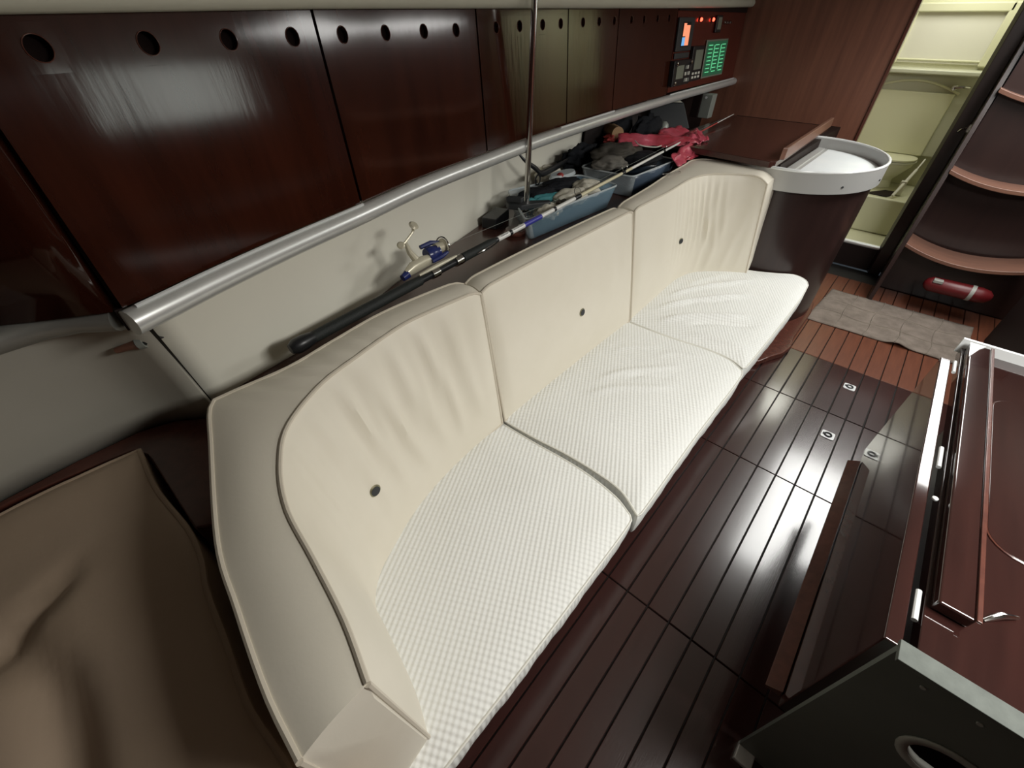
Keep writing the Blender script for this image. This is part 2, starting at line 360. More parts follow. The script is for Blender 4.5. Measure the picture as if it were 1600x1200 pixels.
# ------------------------------------------------------------------ overhead lockers
ol = thing('overhead_locker', 'long varnished mahogany overhead locker with finger-hole doors above the settee', 'locker', (2, 1.3, 1.12))
H_ = [.122, .264, .402, .540, .677, .823, .971, 1.113, 1.324, 1.468, 1.622, 1.754, 1.933, 2.076, 2.221, 2.4, 2.544, 2.708, 2.862]
HZ = lambda x: interp(x, [.1, 1.1, 2.0, 2.9], [1.468, 1.474, 1.491, 1.506])
def panel(x0, x1):
    mb = MB(); g = .004; x0 += g; x1 -= g; hr = .0150; hs = .028; th = .016
    hs_l = [x for x in H_ if x0+hs < x < x1-hs+.01]
    xs = {x0, x1}
    for x in hs_l: xs |= {x-hs, x+hs}
    xs = sorted(xs); fx = []
    for a, b in zip(xs, xs[1:]):
        n = max(1, int((b-a)/.04)) if not any(abs((a+b)/2-x) < .005 for x in hs_l) else 1
        fx += [(a+(b-a)*i/n, a+(b-a)*(i+1)/n) for i in range(n)]
    for a, b in fx:
        xm = (a+b)/2; zc = HZ(xm); zb = zlo(xm)+.012
        zrow = [zb+(zc-hs-zb)*i/4 for i in range(5)]
        for p, q in zip(zrow, zrow[1:]):
            mb.add([lk(a, p), lk(b, p), lk(b, q), lk(a, q)], [(0,1,2,3)])
        if any(abs(xm-x) < .005 for x in hs_l):
            n = 16; sqp = []; ci = []
            for k in range(n):
                an = 2*pi*k/n; c, s_ = math.cos(an), math.sin(an); m_ = max(abs(c), abs(s_))
                sqp.append(lk(xm+hs*c/m_, zc+hs*s_/m_)); ci.append(lk(xm+hr*c, zc+hr*s_))
            bk_ = [v+Vector((0, th, 0)) for v in ci]
            mb.add(sqp+ci+bk_, [(k, (k+1) % n, n+(k+1) % n, n+k) for k in range(n)]+[(n+k, n+(k+1) % n, 2*n+(k+1) % n, 2*n+k) for k in range(n)])
        else:
            mb.add([lk(a, zc-hs), lk(b, zc-hs), lk(b, zc+hs), lk(a, zc+hs)], [(0,1,2,3)])
        zt = zhi(xm)+.01
        mb.add([lk(a, zc+hs), lk(b, zc+hs), lk(b, zt), lk(a, zt)], [(0,1,2,3)])
    for xe in (x0, x1):     # door edges
        mb.add([lk(xe, zlo(xe)+.012, .002), lk(xe, zlo(xe)+.012, th), lk(xe, zhi(xe)+.01, th), lk(xe, zhi(xe)+.01, .002)], [(0,1,2,3)])
    bm = None
    o = mb.build('door', 'locker', ol)
    bm = bmesh.new(); bm.from_mesh(o.data); bmesh.ops.remove_doubles(bm, verts=bm.verts, dist=.0012); bmesh.ops.recalc_face_normals(bm, faces=bm.faces); bm.to_mesh(o.data); bm.free()
    for p in o.data.polygons: p.use_smooth = True
    o.data.set_sharp_from_angle(angle=math.radians(30))
    for x in hs_l:
        MB().tube([lk(x+.0158*math.cos(2*pi*k/18), HZ(x)+.0158*math.sin(2*pi*k/18), -.0005) for k in range(18)], .0008, 6, closed=True).build('finger_hole_rim', 'wood', o)
    return o
for a, b in ((.03, .606), (.606, 1.218), (1.218, 1.812), (1.812, 2.265), (2.265, 2.972)): panel(a, b)
MB().grid(lambda u, v: lk(.03+4.165*u, zlo(.03+4.165*u)+.01+v*(zhi(.03+4.165*u)-zlo(.03+4.165*u)-.01), .0175), 50, 2).build('carcass', 'dark', ol, solid=.003)
tag(MB().grid(lambda u, v: Vector((.024-1.4*u, ry(.03)+.03+.10*min(1, u*9)-.5*max(0, u-.11), zlo(0)+.008+v*(.40))) , 30, 3).build('forward_locker', 'locker', solid=.02),
    'dark mahogany locker front curving away beyond the leftmost seam', 'locker')
# rails
xs = [-.0+.03+4.165*i/60 for i in range(61)]
r_ = thing('aluminium_rail', 'long brushed aluminium rail along the lower edge of the mahogany lockers', 'rail', (2, 1.3, 1.1))
MB().tube([(x, ry(x)+.004, zlo(x)-.012) for x in xs], .0235, 14).build('tube', 'alu', r_)
for a, b in ((.05, .60), (1.74, 2.26), (2.99, 4.15)):
    MB().tube([(x, ry(x)-.002, zlo(x)+.0125) for x in [a+(b-a)*i/20 for i in range(21)]], .0035, 6).build('lip', 'rimw', r_)
tag(MB().tube([(x, ry(x)+.03, zhi(x)+.021) for x in xs]+[], .024, 12).build('cream_rail', 'upr'), 'cream rail running along the very top of the lockers', 'rail')
tag(MB().tube([(.022, .94, 1.10), (-.026, .985, 1.10), (-.075, 1.006, 1.10), (-.14, 1.008, 1.10), (-.3, .975, 1.10), (-.6, .89, 1.10), (-1.0, .79, 1.1)], .0225, 12).build('curved_rail', 'alu2'), 'short curved dark metal rail bending away left of the long aluminium rail', 'rail')
tag(MB().box((.022, .915, 1.085), (.034, .965, 1.125)).build('rail_bracket', 'dark'), 'dark joint block between the two lower rails at left', 'bracket')
c_ = thing('rail_fitting', 'small black and white coaxial fitting on the shaded wall below the rail joint', 'fitting', (.02, 1.0, 1.02))
MB().tube([(-.01, 1.02, 1.008), (.012, 1.01, 1.012), (.026, 1.0, 1.016)], [.006, .008, .012], 10).build('base', 'tread', c_)
MB().tube([(.026, 1.0, 1.016), (.036, .995, 1.018)], .013, 12).build('collar', 'mid', c_)
MB().tube([(.036, .995, 1.018), (.054, .985, 1.024), (.062, .981, 1.028)], [.009, .008, .010], 10).build('plug', 'black', c_)

# ------------------------------------------------------------------ instrument fascia above the chart table
ip = thing('instrument_fascia', 'dark red wood fascia panel carrying the marine instruments at the end of the lockers', 'panel', (3.5, 1.39, 1.14))
MB().grid(lambda u, v: lk(2.985+1.205*u, zlo(3)+.02+v*(zhi(3.5)-zlo(3)-.035), .004), 16, 2).build('board', 'instr', ip)
MB().grid(lambda u, v: lk(2.985+1.205*u, zhi(3.5)-.02+v*.05, -.002), 16, 2).build('top_strip', 'dark', ip)
def onp(x0, x1, z0, z1, off=0, th=.01): # slab on the fascia
    return [lk(x0, z0, off), lk(x1, z0, off), lk(x1, z1, off), lk(x0, z1, off)], (0, -th, 0)
def dev(name, label, cat, x0, x1, z0, z1, m, th=.012):
    t = thing(name, label, cat, lk((x0+x1)/2, z0)); MB().slab(*onp(x0, x1, z0, z1, 0, th)).build('housing', m, t, bevel=.004); return t
d = dev('chart_plotter', 'grey framed chart plotter with a glowing orange and blue screen', 'display', 2.99, 3.22, 1.355, 1.51, 'slate')
MB().slab(*onp(3.045, 3.165, 1.375, 1.49, -.012, .001)).build('screen', 'void', d)
MB().slab(*onp(3.10, 3.155, 1.382, 1.475, -.0135, .001)).slab(*onp(3.06, 3.097, 1.425, 1.484, -.0135, .001)).build('orange_area', 'oran', d)
MB().slab(*onp(3.055, 3.097, 1.382, 1.42, -.0135, .001)).build('blue_area', 'blue', d)
d = dev('vhf_radio', 'black radio set with knobs and white keys just above the rail', 'radio', 2.96, 3.225, 1.19, 1.315, 'black', .03)
MB().slab(*onp(3.0, 3.11, 1.225, 1.29, -.031, .001)).build('screen', 'lcdg', d)
for k in range(8): MB().slab(*onp(3.13+.028*(k % 3), 3.148+.028*(k % 3), 1.205+.032*(k//3), 1.222+.032*(k//3), -.031, .003)).build('key', 'whitep' if k % 2 else 'mid', d)
for x, z in ((2.985, 1.30), (2.985, 1.205), (3.20, 1.30)): MB().lathe([(.011, 0), (.011, .012), (.007, .014)], lk(x, z, -.03), (0, -1, 0), 12).build('knob', 'steel', d)
d = dev('radio_tray', 'dark blank panel between the plotter and the radio', 'panel', 3.0, 3.22, 1.32, 1.348, 'slate', .006)
d = dev('stereo', 'narrow black set with grey screen and bright white buttons', 'radio', 3.25, 3.43, 1.195, 1.375, 'black', .02)
MB().slab(*onp(3.29, 3.41, 1.255, 1.355, -.021, .001)).build('screen', 'lcdg', d)
for k in range(6): MB().slab(*onp(3.275+.05*(k % 3), 3.305+.05*(k % 3), 1.21+.02*(k//3), 1.222+.02*(k//3), -.021, .002)).build('button', 'whitep', d)
d = dev('breaker_panel', 'square green-lit circuit breaker panel with rows of glowing labels', 'panel', 3.49, 3.895, 1.195, 1.40, 'lcdg', .006)
d = MB().slab(*onp(3.505, 3.88, 1.205, 1.39, -.007, .001)).build('face', 'green', d)
for cx in (3.53, 3.65, 3.775):
    for k in range(8):
        z = 1.225+.0205*k
        MB().slab(*onp(cx, cx+.07, z, z+.0045, -.009, .001)).build('label_strip', 'greenl', d)
for cx in (3.632, 3.757): MB().slab(*onp(cx, cx+.009, 1.235, 1.37, -.009, .001)).build('indicator_column', 'greenl', d)
d = dev('gauge', 'small framed grey gauge at the top right of the fascia', 'gauge', 3.59, 3.685, 1.435, 1.522, 'black')
MB().slab(*onp(3.605, 3.67, 1.45, 1.512, -.013, .001)).build('dial', 'lcdg', d)
for k, x in enumerate((3.76, 3.81, 3.86)):
    tag(MB().lathe([(.010, 0), (.010, .008), (.004, .010), (.004, .02)], lk(x, 1.485), (0, -1, 0), 10).build('toggle_switch', 'steel'), ('leftmost', 'middle', 'rightmost')[k]+' tiny toggle switch in the row of three right of the gauge', 'switch', 'toggle switches by the gauge')
for x, nm in ((3.535, 'red glowing lamp beside the small gauge'), (3.33, 'dimmer red lamp right of the chart plotter')):
    d = thing('warning_lamp', nm, 'lamp', lk(x, 1.5))
    MB().lathe([(.014, 0), (.014, .006)], lk(x, 1.50, .003), (0, -1, 0), 14).build('bezel', 'black', d)
    MB().lathe([(.010, 0), (.009, .006), (.004, .010)], lk(x, 1.50, -.003), (0, -1, 0), 14).build('lens', 'redl', d)

# ------------------------------------------------------------------ shelf, sofa plinth, chart table
sh = [(.083, 1.035), (.09, .93)]+[(.12, .925), (.8, .93), (1.7, .93), (2.2, .96), (2.6, 1.0), (2.74, 1.31), (4.19, 1.31), (4.19, 1.59)]+[(p.x, p.y-.003) for p in wb][::-1]
tag(MB().prism(sh, .77, .80).build('shelf', 'woodh', bevel=.002), 'long dark mahogany shelf behind the settee backrests', 'shelf')
sf = thing('sofa_base', 'dark mahogany base box carrying the white settee cushions', 'base', (1.3, .5, 0))
MB().box((-.1, .30, 0), (2.42, .84, .262)).build('box', 'wood', sf)
struct(MB().prism([(2.3, .84), (2.3, .30), (2.36, .22), (2.45, .185), (2.53, .145), (2.63, .125), (2.75, .14), (3.14, .14), (3.3, .16), (3.3, .84)], 0, .035).build('trim_4', 'wood', bevel=.006))
# rounded counter
ct = thing('chart_table', 'rounded chart table with white top and pale metal band at the settee end', 'table', (3.15, .55, 0))
EX, EY = 3.15, .55
loftz(MB(), [(el(EX, EY, .455, .385, 64), .0), (el(EX, EY, .455, .385, 64), .835)]).build('column', 'darkp', ct)
def ring(a, b, z0, z1, th, n=72):
    o = el(EX, EY, a, b, n); i_ = el(EX, EY, a-th, b-th, n); vs = [(x, y, z0) for x, y in o]+[(x, y, z1) for x, y in o]+[(x, y, z1) for x, y in i_]+[(x, y, z0) for x, y in i_]
    fs = []
    for k in range(n):
        j = (k+1) % n
        for q in range(4): fs.append((q*n+k, q*n+j, ((q+1) % 4)*n+j, ((q+1) % 4)*n+k))
    return MB().add(vs, fs)
bd = ring(.500, .408, .828, .925, .012).build('band', 'aluw', ct)
MB().tube([(x, y, .928) for x, y in el(EX, EY, .495, .403, 72)], .0075, 8, closed=True).build('rim', 'rimw', bd)
loftz(MB(), [(el(EX, EY, .485, .393, 64), .84), (el(EX, EY, .485, .393, 64), .872)]).build('surround', 'aluw', ct)
wt = [(x, y) for x, y in el(EX, EY, .452, .36, 96) if y < .515]
MB().prism(wt, .8722, .8755).build('white_top', 'white', ct)
MB().box((2.70, .525, .8722), (3.60, .56, .880)).build('divider', 'aluw', ct)
for a in (-2.36, -1.72, -1.25): MB().lathe([(.006, 0), (.005, .004)], (EX+.5*math.cos(a), EY+.408*math.sin(a), .862), (math.cos(a)*.8, math.sin(a), 0), 10).build('screw', 'slate', bd)
MB().box((2.78, .57, .83), (4.19, 1.30, .918)).build('desk_body', 'dark', ct)
ld = thing('desk_lid', 'mahogany lid with raised lip lying over the pale rounded chart table', 'lid', (3.3, .9, .93))
LDp = [(2.70, 1.06), (2.66, .565), (2.70, .545), (3.80, .60), (3.80, 1.25), (2.75, 1.22)]
MB().prism([(2.70, 1.25), (2.64, .595), (2.66, .57), (3.90, .60), (3.90, 1.25)], .925, .955).build('board', 'woodh', ld, bevel=.003)
MB().slab([(2.70, .572, .955), (2.72, .552, .955), (3.88, .585, .955), (3.88, .605, .955)], (0, 0, .055)).build('lip', 'tread', ld, bevel=.004)

# ------------------------------------------------------------------ seat cushions
def coons(c, nu, nv):   # c: back(u), right(v), front(u), left(v) point lists; left/right run back->front
    B, R_, F, L_ = [catmull(q, n) for q, n in ((c[0], nu+1), (c[1], nv+1), (c[2], nu+1), (c[3], nv+1))]
    g = []
    for j in range(nv+1):
        v = j/nv; row = []
        for i in range(nu+1):
            u = i/nu
            p = B[i]*(1-v)+F[i]*v+L_[j]*(1-u)+R_[j]*u-(B[0]*(1-u)*(1-v)+B[-1]*u*(1-v)+F[0]*(1-u)*v+F[-1]*u*v)
            row.append(p)
        g.append(row)
    return g
def seat(label, c, creases, nu=90, nv=64, zt=.385, th=.112, dome=.014):
    t = thing('seat_cushion', label, 'cushion', (sum(p[0] for p in c[2])/len(c[2]), .45, zt-th), 'white quilted seat cushions')
    del t['group']
    G = coons([[Vector((x, y, 0)) for x, y in q] for q in c], nu, nv)
    vs = []; 
    for j in range(nv+1):
        for i in range(nu+1):
            p = G[j][i].copy(); u = i/nu; v = j/nv
            e = min(u, 1-u, v, 1-v)
            z = zt+dome*(1-(1-min(1, e/.16))**2.2)+.010*math.sin(pi*u)*math.sin(pi*v)
            z += .0035*noise.noise(p*5.0)*min(1, e*8)
            for (x0, y0_, x1, y1, amp, wd) in creases:
                a = Vector((x0, y0_)); b = Vector((x1, y1)); q = Vector((p.x, p.y)); tt = (q-a).dot(b-a)/(b-a).length_squared
                off = .012*math.sin(tt*5)
                nrm = Vector((-(b-a).y, (b-a).x)).normalized(); dd = (q-a).dot(nrm)-off
                env = sst(-.15, .2, tt)*(1-sst(.75, 1.15, tt))
                z += amp*env*math.exp(-(dd/wd)**2)*min(1, e*12)
            vs.append((p.x, p.y, z))
    W = nu+1
    fs = [(j*W+i, j*W+i+1, (j+1)*W+i+1, (j+1)*W+i) for j in range(nv) for i in range(nu)]
    loop = [i for i in range(nu+1)]+[j*W+nu for j in range(1, nv+1)]+[nv*W+i for i in range(nu-1, -1, -1)]+[j*W for j in range(nv-1, 0, -1)]
    ctr = Vector((sum(vs[k][0] for k in loop)/len(loop), sum(vs[k][1] for k in loop)/len(loop), 0))
    mb = MB(); mb.add(vs, fs); n = len(loop)
    lv = []; prof = [(0, 0), (.006, -.012), (.008, -.04), (.004, -.08), (-.01, -th)]
    for d_, dz in prof:
        for q, k in enumerate(loop):
            v = Vector(vs[k]); o_ = (Vector((v.x, v.y, 0))-ctr).normalized()
            wv = .0012*math.sin(q*.31)+.0008*math.sin(q*.9) if dz < -.03 else 0
            lv.append(v+o_*(d_+wv)+Vector((0, 0, dz)))
    sf_ = [(r*n+k, r*n+(k+1) % n, (r+1)*n+(k+1) % n, (r+1)*n+k) for r in range(len(prof)-1) for k in range(n)]
    sf_.append(tuple(range((len(prof)-1)*n, len(prof)*n)))
    mb.build('cover', 'quilt', t, ang=50)
    MB().add(lv, sf_).build('side_band', 'quilt', t, ang=60)
    MB().tube([Vector(vs[k])+(Vector((vs[k][0], vs[k][1], 0))-ctr).normalized()*.003+Vector((0, 0, -.001)) for k in loop[::2]], .0035, 6, closed=True).build('piping', 'spipe', t)
    return t
FR = .195
seat('largest white quilted seat cushion nearest the camera, under the curved backrest',
     [[(-.13, .78), (.3, .78), (.785, .775)], [(.785, .775), (.792, .6), (.802, .47), (.802, .37), (.788, .27), (.762, FR+.012)],
      [(-.13, FR), (.2, FR-.004), (.5, FR-.004), (.73, FR-.002), (.762, FR+.012)], [(-.13, .78), (-.13, .5), (-.13, FR)]], [(.40, .60, .70, .42, .003, .05)], zt=.378)
seat('middle white quilted seat cushion with a few creases, below the square backrest',
     [[(.80, .78), (1.2, .78), (1.69, .775)], [(1.69, .775), (1.70, .55), (1.722, .38), (1.715, .27), (1.675, FR+.005)],
      [(.775, FR-.008), (.82, FR-.012), (1.2, FR-.004), (1.6, FR-.006), (1.675, FR+.005)], [(.80, .78), (.812, .61), (.826, .49), (.83, .37), (.82, .27), (.775, FR-.008)]],
     [(1.22, .60, 1.50, .42, .008, .016), (1.12, .58, 1.36, .38, .007, .016), (1.42, .66, 1.6, .54, .004, .014), (1.30, .52, 1.42, .40, -.006, .014), (1.52, .50, 1.66, .36, .004, .014)])
seat('farthest white seat cushion, deeply creased, tucked against the round column',
     [[(1.705, .78), (2.2, .82), (2.64, .80)], [(2.64, .80), (2.645, .62), (2.66, .50), (2.72, .38), (2.775, .29), (2.75, .225), (2.69, FR+.002)],
      [(1.70, FR+.01), (1.74, FR), (2.1, FR-.006), (2.5, FR-.008), (2.69, FR+.002)], [(1.705, .78), (1.712, .55), (1.735, .38), (1.73, .27), (1.70, FR+.01)]],
     [(1.80, .62, 2.10, .34, .017, .018), (1.90, .68, 2.30, .42, .016, .018), (2.05, .70, 2.42, .50, .013, .016), (1.86, .50, 2.05, .28, -.013, .016), (2.25, .60, 2.52, .44, .008, .016), (2.2, .68, 2.5, .58, .006, .018), (2.0, .60, 2.2, .46, -.009, .015), (1.76, .48, 1.85, .25, .008, .02)])

# ------------------------------------------------------------------ backrest cushions
def backrest(label, bot, top, back, zb, ztf, folds, endA=0, endB=0, button=None, ns=110, nt_=26, puff=.016, topw=0):
    Bp = catmull([(x, y, 0) for x, y in bot], ns+1); Tp = catmull([(x, y, 0) for x, y in top], ns+1); Kp = catmull([(x, y, 0) for x, y in back], ns+1)
    t = thing('backrest_cushion', label, 'cushion', (Bp[ns//2].x, Bp[ns//2].y, zb))
    def nrm(i):
        a = Bp[max(0, i-1)]+Tp[max(0, i-1)]; b = Bp[min(ns, i+1)]+Tp[min(ns, i+1)]; d_ = (b-a).normalized(); return Vector((d_.y, -d_.x, 0))
    def front(i, v):
        s = i/ns; p = Bp[i].lerp(Tp[i], v)+Vector((0, 0, zb+(ztf(s)-zb)*v)); n_ = nrm(i)
        e = min(1, s/.06)*min(1, (1-s)/.06)
        b = puff*(math.sin(pi*v)**.6)*(1-(1-e)**2)
        b += sum(f(s, v) for f in folds)*min(1, v/.1)*min(1, (1-v)/.05)*e
        return p-n_*0+n_*b
    mb = MB(); rows_ = []
    for i in range(ns+1):
        s = i/ns; zt = ztf(s)
        col = [front(i, v/nt_) for v in range(nt_+1)]
        T = Tp[i]+Vector((0, 0, zt)); K = Kp[i]+Vector((0, 0, zt-.004))
        for q in range(1, 6):
            f = q/6; pp = T.lerp(K, f)+Vector((0, 0, .007*math.sin(pi*f)+topw*math.sin(pi*f)*math.sin(s*150+2*noise.noise(Vector((s*12, f, 0))))*sst(.45, .55, s)*(1-sst(.7, .8, s)))); col.append(pp)
        col.append(K)
        n_ = nrm(i); dB = (Bp[i]-Tp[i])
        KB = Kp[i]+dB*.6+Vector((0, 0, zb))
        for q in range(1, 5): f = q/4; col.append(K.lerp(KB, f)-n_*.006*math.sin(pi*f))
        rows_.append(col)
    # positive direction of the bulge must face the cabin
    W = len(rows_[0]); vs = [p for c in rows_ for p in c]
    fs = [(i*W+k, i*W+k+1, (i+1)*W+k+1, (i+1)*W+k) for i in range(ns) for k in range(W-1)]
    fs += [(i*W+W-1, i*W, (i+1)*W, (i+1)*W+W-1) for i in range(ns)]
    mb.add(vs, fs)
    fN = nt_; 
    # end panels, slightly domed
    for i, sg in ((0, -1), (ns, 1)):
        col = rows_[i]; c = sum(col, Vector())/W
        d_ = (Bp[1]-Bp[0]) if i == 0 else (Bp[ns]-Bp[ns-1]); d_ = d_.normalized()*sg*.006
        ring_ = [c.lerp(p, .82)+d_ for p in col]
        mb.add(list(col)+ring_+[c+d_*1.1], [(k, (k+1) % W, W+(k+1) % W, W+k) for k in range(W)]+[(W+k, W+(k+1) % W, 2*W) for k in range(W)])
    o = mb.build('cover', 'vinyl', t, ang=40)
    pp = MB(); r = .0045
    T_ = [rows_[i][nt_] for i in range(ns+1)]; K_ = [rows_[i][nt_+6] for i in range(ns+1)]
    pp.tube(T_[::2]+([] if ns % 2 == 0 else [T_[-1]]), r, 7); pp.tube(K_[::2], r, 7); pp.tube([rows_[i][0] for i in range(0, ns+1, 2)], r*.9, 7)
    for i in (0, ns):
        pp.tube([rows_[i][k] for k in range(0, nt_+1)], r, 7); pp.tube([rows_[i][k] for k in range(nt_+6, W)], r, 7)
    pp.build('piping', 'pipe', t)
    if button:
        bx, bz = button; best = None
        for i in range(4, ns-3):
            for k in range(2, nt_-1):
                p = front(i, k/nt_); dd = (p.x-bx)**2+(p.z-bz)**2
                if best is None or dd < best[0]: best = (dd, i, k/nt_)
        i, v = best[1:]; p = front(i, v); a = front(i+1, v)-front(i-1, v); b = front(i, v+.03)-front(i, v-.03); n_ = a.cross(b).normalized()
        if n_.dot(Vector((0, 0, CH))-p) < 0: n_ = -n_
        gr = MB().lathe([(.0165, -.002), (.0165, .002), (.012, .0045)], p, n_, 20).build('grommet', 'brass', t)
        MB().lathe([(.0128, .002), (.0128, .0052)], p, n_, 20).build('vent_disc', 'slate', gr)
    return t
def fold(k, slant, amp, s0, s1, v0=0, v1=1, ph=0):
    def f(s, v):
        env = sst(s0, s0+.12, s)*(1-sst(s1-.12, s1, s))*sst(v0-.1, v0+.2, v)*(1-sst(v1-.2, v1+.1, v))
        w_ = noise.noise(Vector((s*6+ph, v*1.6, 3.1)))
        x = math.sin(2*pi*(k*s+slant*v)+ph+2.2*w_)
        return amp*env*(x if x > 0 else .45*x)*(.6+.8*abs(noise.noise(Vector((s*9, ph, 1.7)))))
    return f
# note: path runs from the sofa's aft side to its forward arm, normal points into the cabin
backrest('large curved cream backrest cushion wrapping the near arm of the settee',
    [(.785, .741), (.62, .732), (.47, .713), (.35, .685), (.244, .642), (.16, .60), (.105, .54), (.085, .45), (.060, .34), (.031, .250)][::-1],
    [(.772, .806), (.64, .818), (.527, .824), (.44, .812), (.354, .793), (.247, .765), (.140, .70), (.085, .62), (.050, .525), (.035, .413), (.020, .309), (.000, .226)][::-1],
    [(.785, .890), (.70, .905), (.511, .915), (.35, .895), (.228, .877), (.10, .885), (.062, .872), (.02, .755), (-.047, .548), (-.067, .432), (-.084, .308), (-.088, .222)][::-1],
    .385, lambda s: .905-.014*(1-min(1, (1-s)/.035))**2, [fold(12, .6, .0105, .42, .99, .2, 1.0, .4), fold(22, -.7, .0035, .3, .9, .45, 1, 2.0), fold(9, .3, .004, .2, .6, 0, .5, 1.2)], button=(.246, .614), topw=.004)
backrest('middle square cream backrest cushion with one dark vent button',
    [(.800, .742), (1.0, .744), (1.25, .746), (1.5, .746), (1.70, .745)], [(.775, .806), (1.0, .812), (1.25, .815), (1.5, .816), (1.672, .818)],
    [(.785, .885), (1.0, .893), (1.25, .897), (1.5, .897), (1.675, .893)], .385, lambda s: .905-.012*(1-min(1, s/.05))**2-.012*(1-min(1, (1-s)/.05))**2,
    [fold(11, .3, .0022, .02, .98, .8, 1.0, .8), fold(7, .9, .002, .55, 1.0, .5, 1, 2.0)], button=(1.267, .621), puff=.02)
backrest('far cream backrest cushion curving round toward the chart table column',
    [(1.715, .746), (2.0, .757), (2.2, .766), (2.30, .755), (2.39, .72), (2.47, .645), (2.535, .57), (2.588, .50)],
    [(1.690, .818), (2.0, .820), (2.20, .832), (2.31, .828), (2.40, .800), (2.47, .735), (2.52, .65), (2.545, .55)],
    [(1.700, .900), (2.0, .925), (2.25, .955), (2.50, .975), (2.63, .985), (2.71, .93), (2.735, .76), (2.725, .55)],
    .385, lambda s: .905-.03*(1-min(1, (1-s)/.07))**2-.010*(1-min(1, s/.04))**2, [fold(22, .25, .0075, .35, .88, .3, 1.0, 0), fold(12, -1.4, .006, .6, .99, 0, .75, 1.0)], button=(2.205, .623))

# ------------------------------------------------------------------ forward settee in shade
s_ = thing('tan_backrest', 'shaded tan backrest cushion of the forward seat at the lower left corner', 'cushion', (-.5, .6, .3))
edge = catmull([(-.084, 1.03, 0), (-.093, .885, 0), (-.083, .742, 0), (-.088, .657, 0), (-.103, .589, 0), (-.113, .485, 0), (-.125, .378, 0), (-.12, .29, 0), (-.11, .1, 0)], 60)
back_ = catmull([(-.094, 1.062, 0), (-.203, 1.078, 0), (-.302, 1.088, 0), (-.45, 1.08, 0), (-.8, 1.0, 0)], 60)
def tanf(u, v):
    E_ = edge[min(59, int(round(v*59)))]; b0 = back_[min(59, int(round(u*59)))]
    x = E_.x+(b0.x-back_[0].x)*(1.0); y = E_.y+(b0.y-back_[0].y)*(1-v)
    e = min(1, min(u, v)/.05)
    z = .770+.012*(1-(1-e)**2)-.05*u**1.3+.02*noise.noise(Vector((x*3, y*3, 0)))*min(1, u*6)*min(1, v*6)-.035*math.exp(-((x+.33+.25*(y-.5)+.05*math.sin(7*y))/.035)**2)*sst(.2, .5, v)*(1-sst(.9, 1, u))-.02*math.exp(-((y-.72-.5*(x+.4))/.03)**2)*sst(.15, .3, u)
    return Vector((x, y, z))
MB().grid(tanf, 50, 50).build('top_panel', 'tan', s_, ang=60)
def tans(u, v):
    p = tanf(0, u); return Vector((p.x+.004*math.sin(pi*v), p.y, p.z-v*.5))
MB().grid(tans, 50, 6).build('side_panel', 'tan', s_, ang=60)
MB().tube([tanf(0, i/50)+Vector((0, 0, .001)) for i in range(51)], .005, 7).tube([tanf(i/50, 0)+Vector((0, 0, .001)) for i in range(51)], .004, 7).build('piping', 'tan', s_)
tag(MB().prism([(.083, 1.033), (.0, 1.102), (-.067, 1.125), (-.184, 1.125), (-.35, 1.107), (-.7, 1.017), (-.85, .9), (-.45, 1.085), (-.302, 1.094), (-.203, 1.084), (-.094, 1.068), (-.078, 1.03), (-.076, .75), (-.03, .72), (.01, .84)], .60, .752).build('forward_shelf', 'wood', bevel=.004), 'dark brown wooden shelf edge between the tan cushion and the shaded hull side', 'shelf')

# ------------------------------------------------------------------ steel pole
pl = thing('steel_pole', 'slender polished steel pole rising from the shelf through the picture', 'pole', (1.45, 1.205, .8))
MB().tube([(1.45, 1.205, .80), (1.460, 1.192, 1.80)], .0115, 16).build('tube', 'steel', pl)
MB().lathe([(.034, 0), (.034, .006), (.022, .012), (.020, .05), (.024, .055), (.024, .07), (.013, .075)], (1.45, 1.205, .80), n=20).build('foot', 'steel', pl)
tag(MB().lathe([(.02, 0), (.045, .002), (.05, .012), (.04, .02)], (1.36, 1.19, .80), n=20).build('wooden_ring', 'wood'), 'small round mahogany disc lying beside the foot of the pole', 'disc')
cl = thing('spring_clamp', 'grey plastic clamp gripping the foot of the steel pole', 'clamp', (1.46, 1.19, .88))
MB().slab([(1.38, 1.26, .89), (1.41, 1.215, .89), (1.47, 1.195, .89), (1.53, 1.14, .89), (1.51, 1.12, .89), (1.45, 1.155, .89), (1.39, 1.18, .89), (1.365, 1.23, .89)], (0, 0, .022)).build('jaw', 'slate', cl, bevel=.004)
MB().slab([(1.37, 1.25, .915), (1.40, 1.19, .915), (1.43, 1.20, .915), (1.40, 1.26, .915)], (0, 0, .02)).build('handle', 'slate', cl, bevel=.004)
tag(MB().box((1.32, 1.30, .80), (1.47, 1.37, .845), rotz=.35).build('black_case', 'black', bevel=.004), 'flat black case lying on the shelf left of the pole', 'case')

# ------------------------------------------------------------------ fishing rod and reel
P0 = Vector((.272, .965, .885)); P1 = Vector((3.70, 1.175, .990)); DR = (P1-P0)
def rp(t): return P0+DR*t
rod = thing('fishing_rod', 'long white fishing rod with black foam handle lying across the shelf', 'rod', P0)
def rx(x): return rp((x-P0.x)/DR.x)
MB().tube([rx(.272), rx(.285), rx(.31), rx(.34)], [.012, .020, .020, .0145], 14).build('butt_cap', 'black', rod)
MB().tube([rx(.32), rx(.50), rx(.70)], [.0155, .0155, .0150], 14).build('rear_grip', 'foam', rod)
MB().tube([rx(.70), rx(.90)], .0115, 12).build('reel_seat', 'black', rod)
MB().tube([rx(.745), rx(.775)], .0155, 16).tube([rx(.850), rx(.880)], .0165, 16).build('seat_hood', 'steel', rod)
MB().tube([rx(.885), rx(1.02), rx(1.05)], [.0150, .0145, .011], 14).build('fore_grip', 'foam', rod)
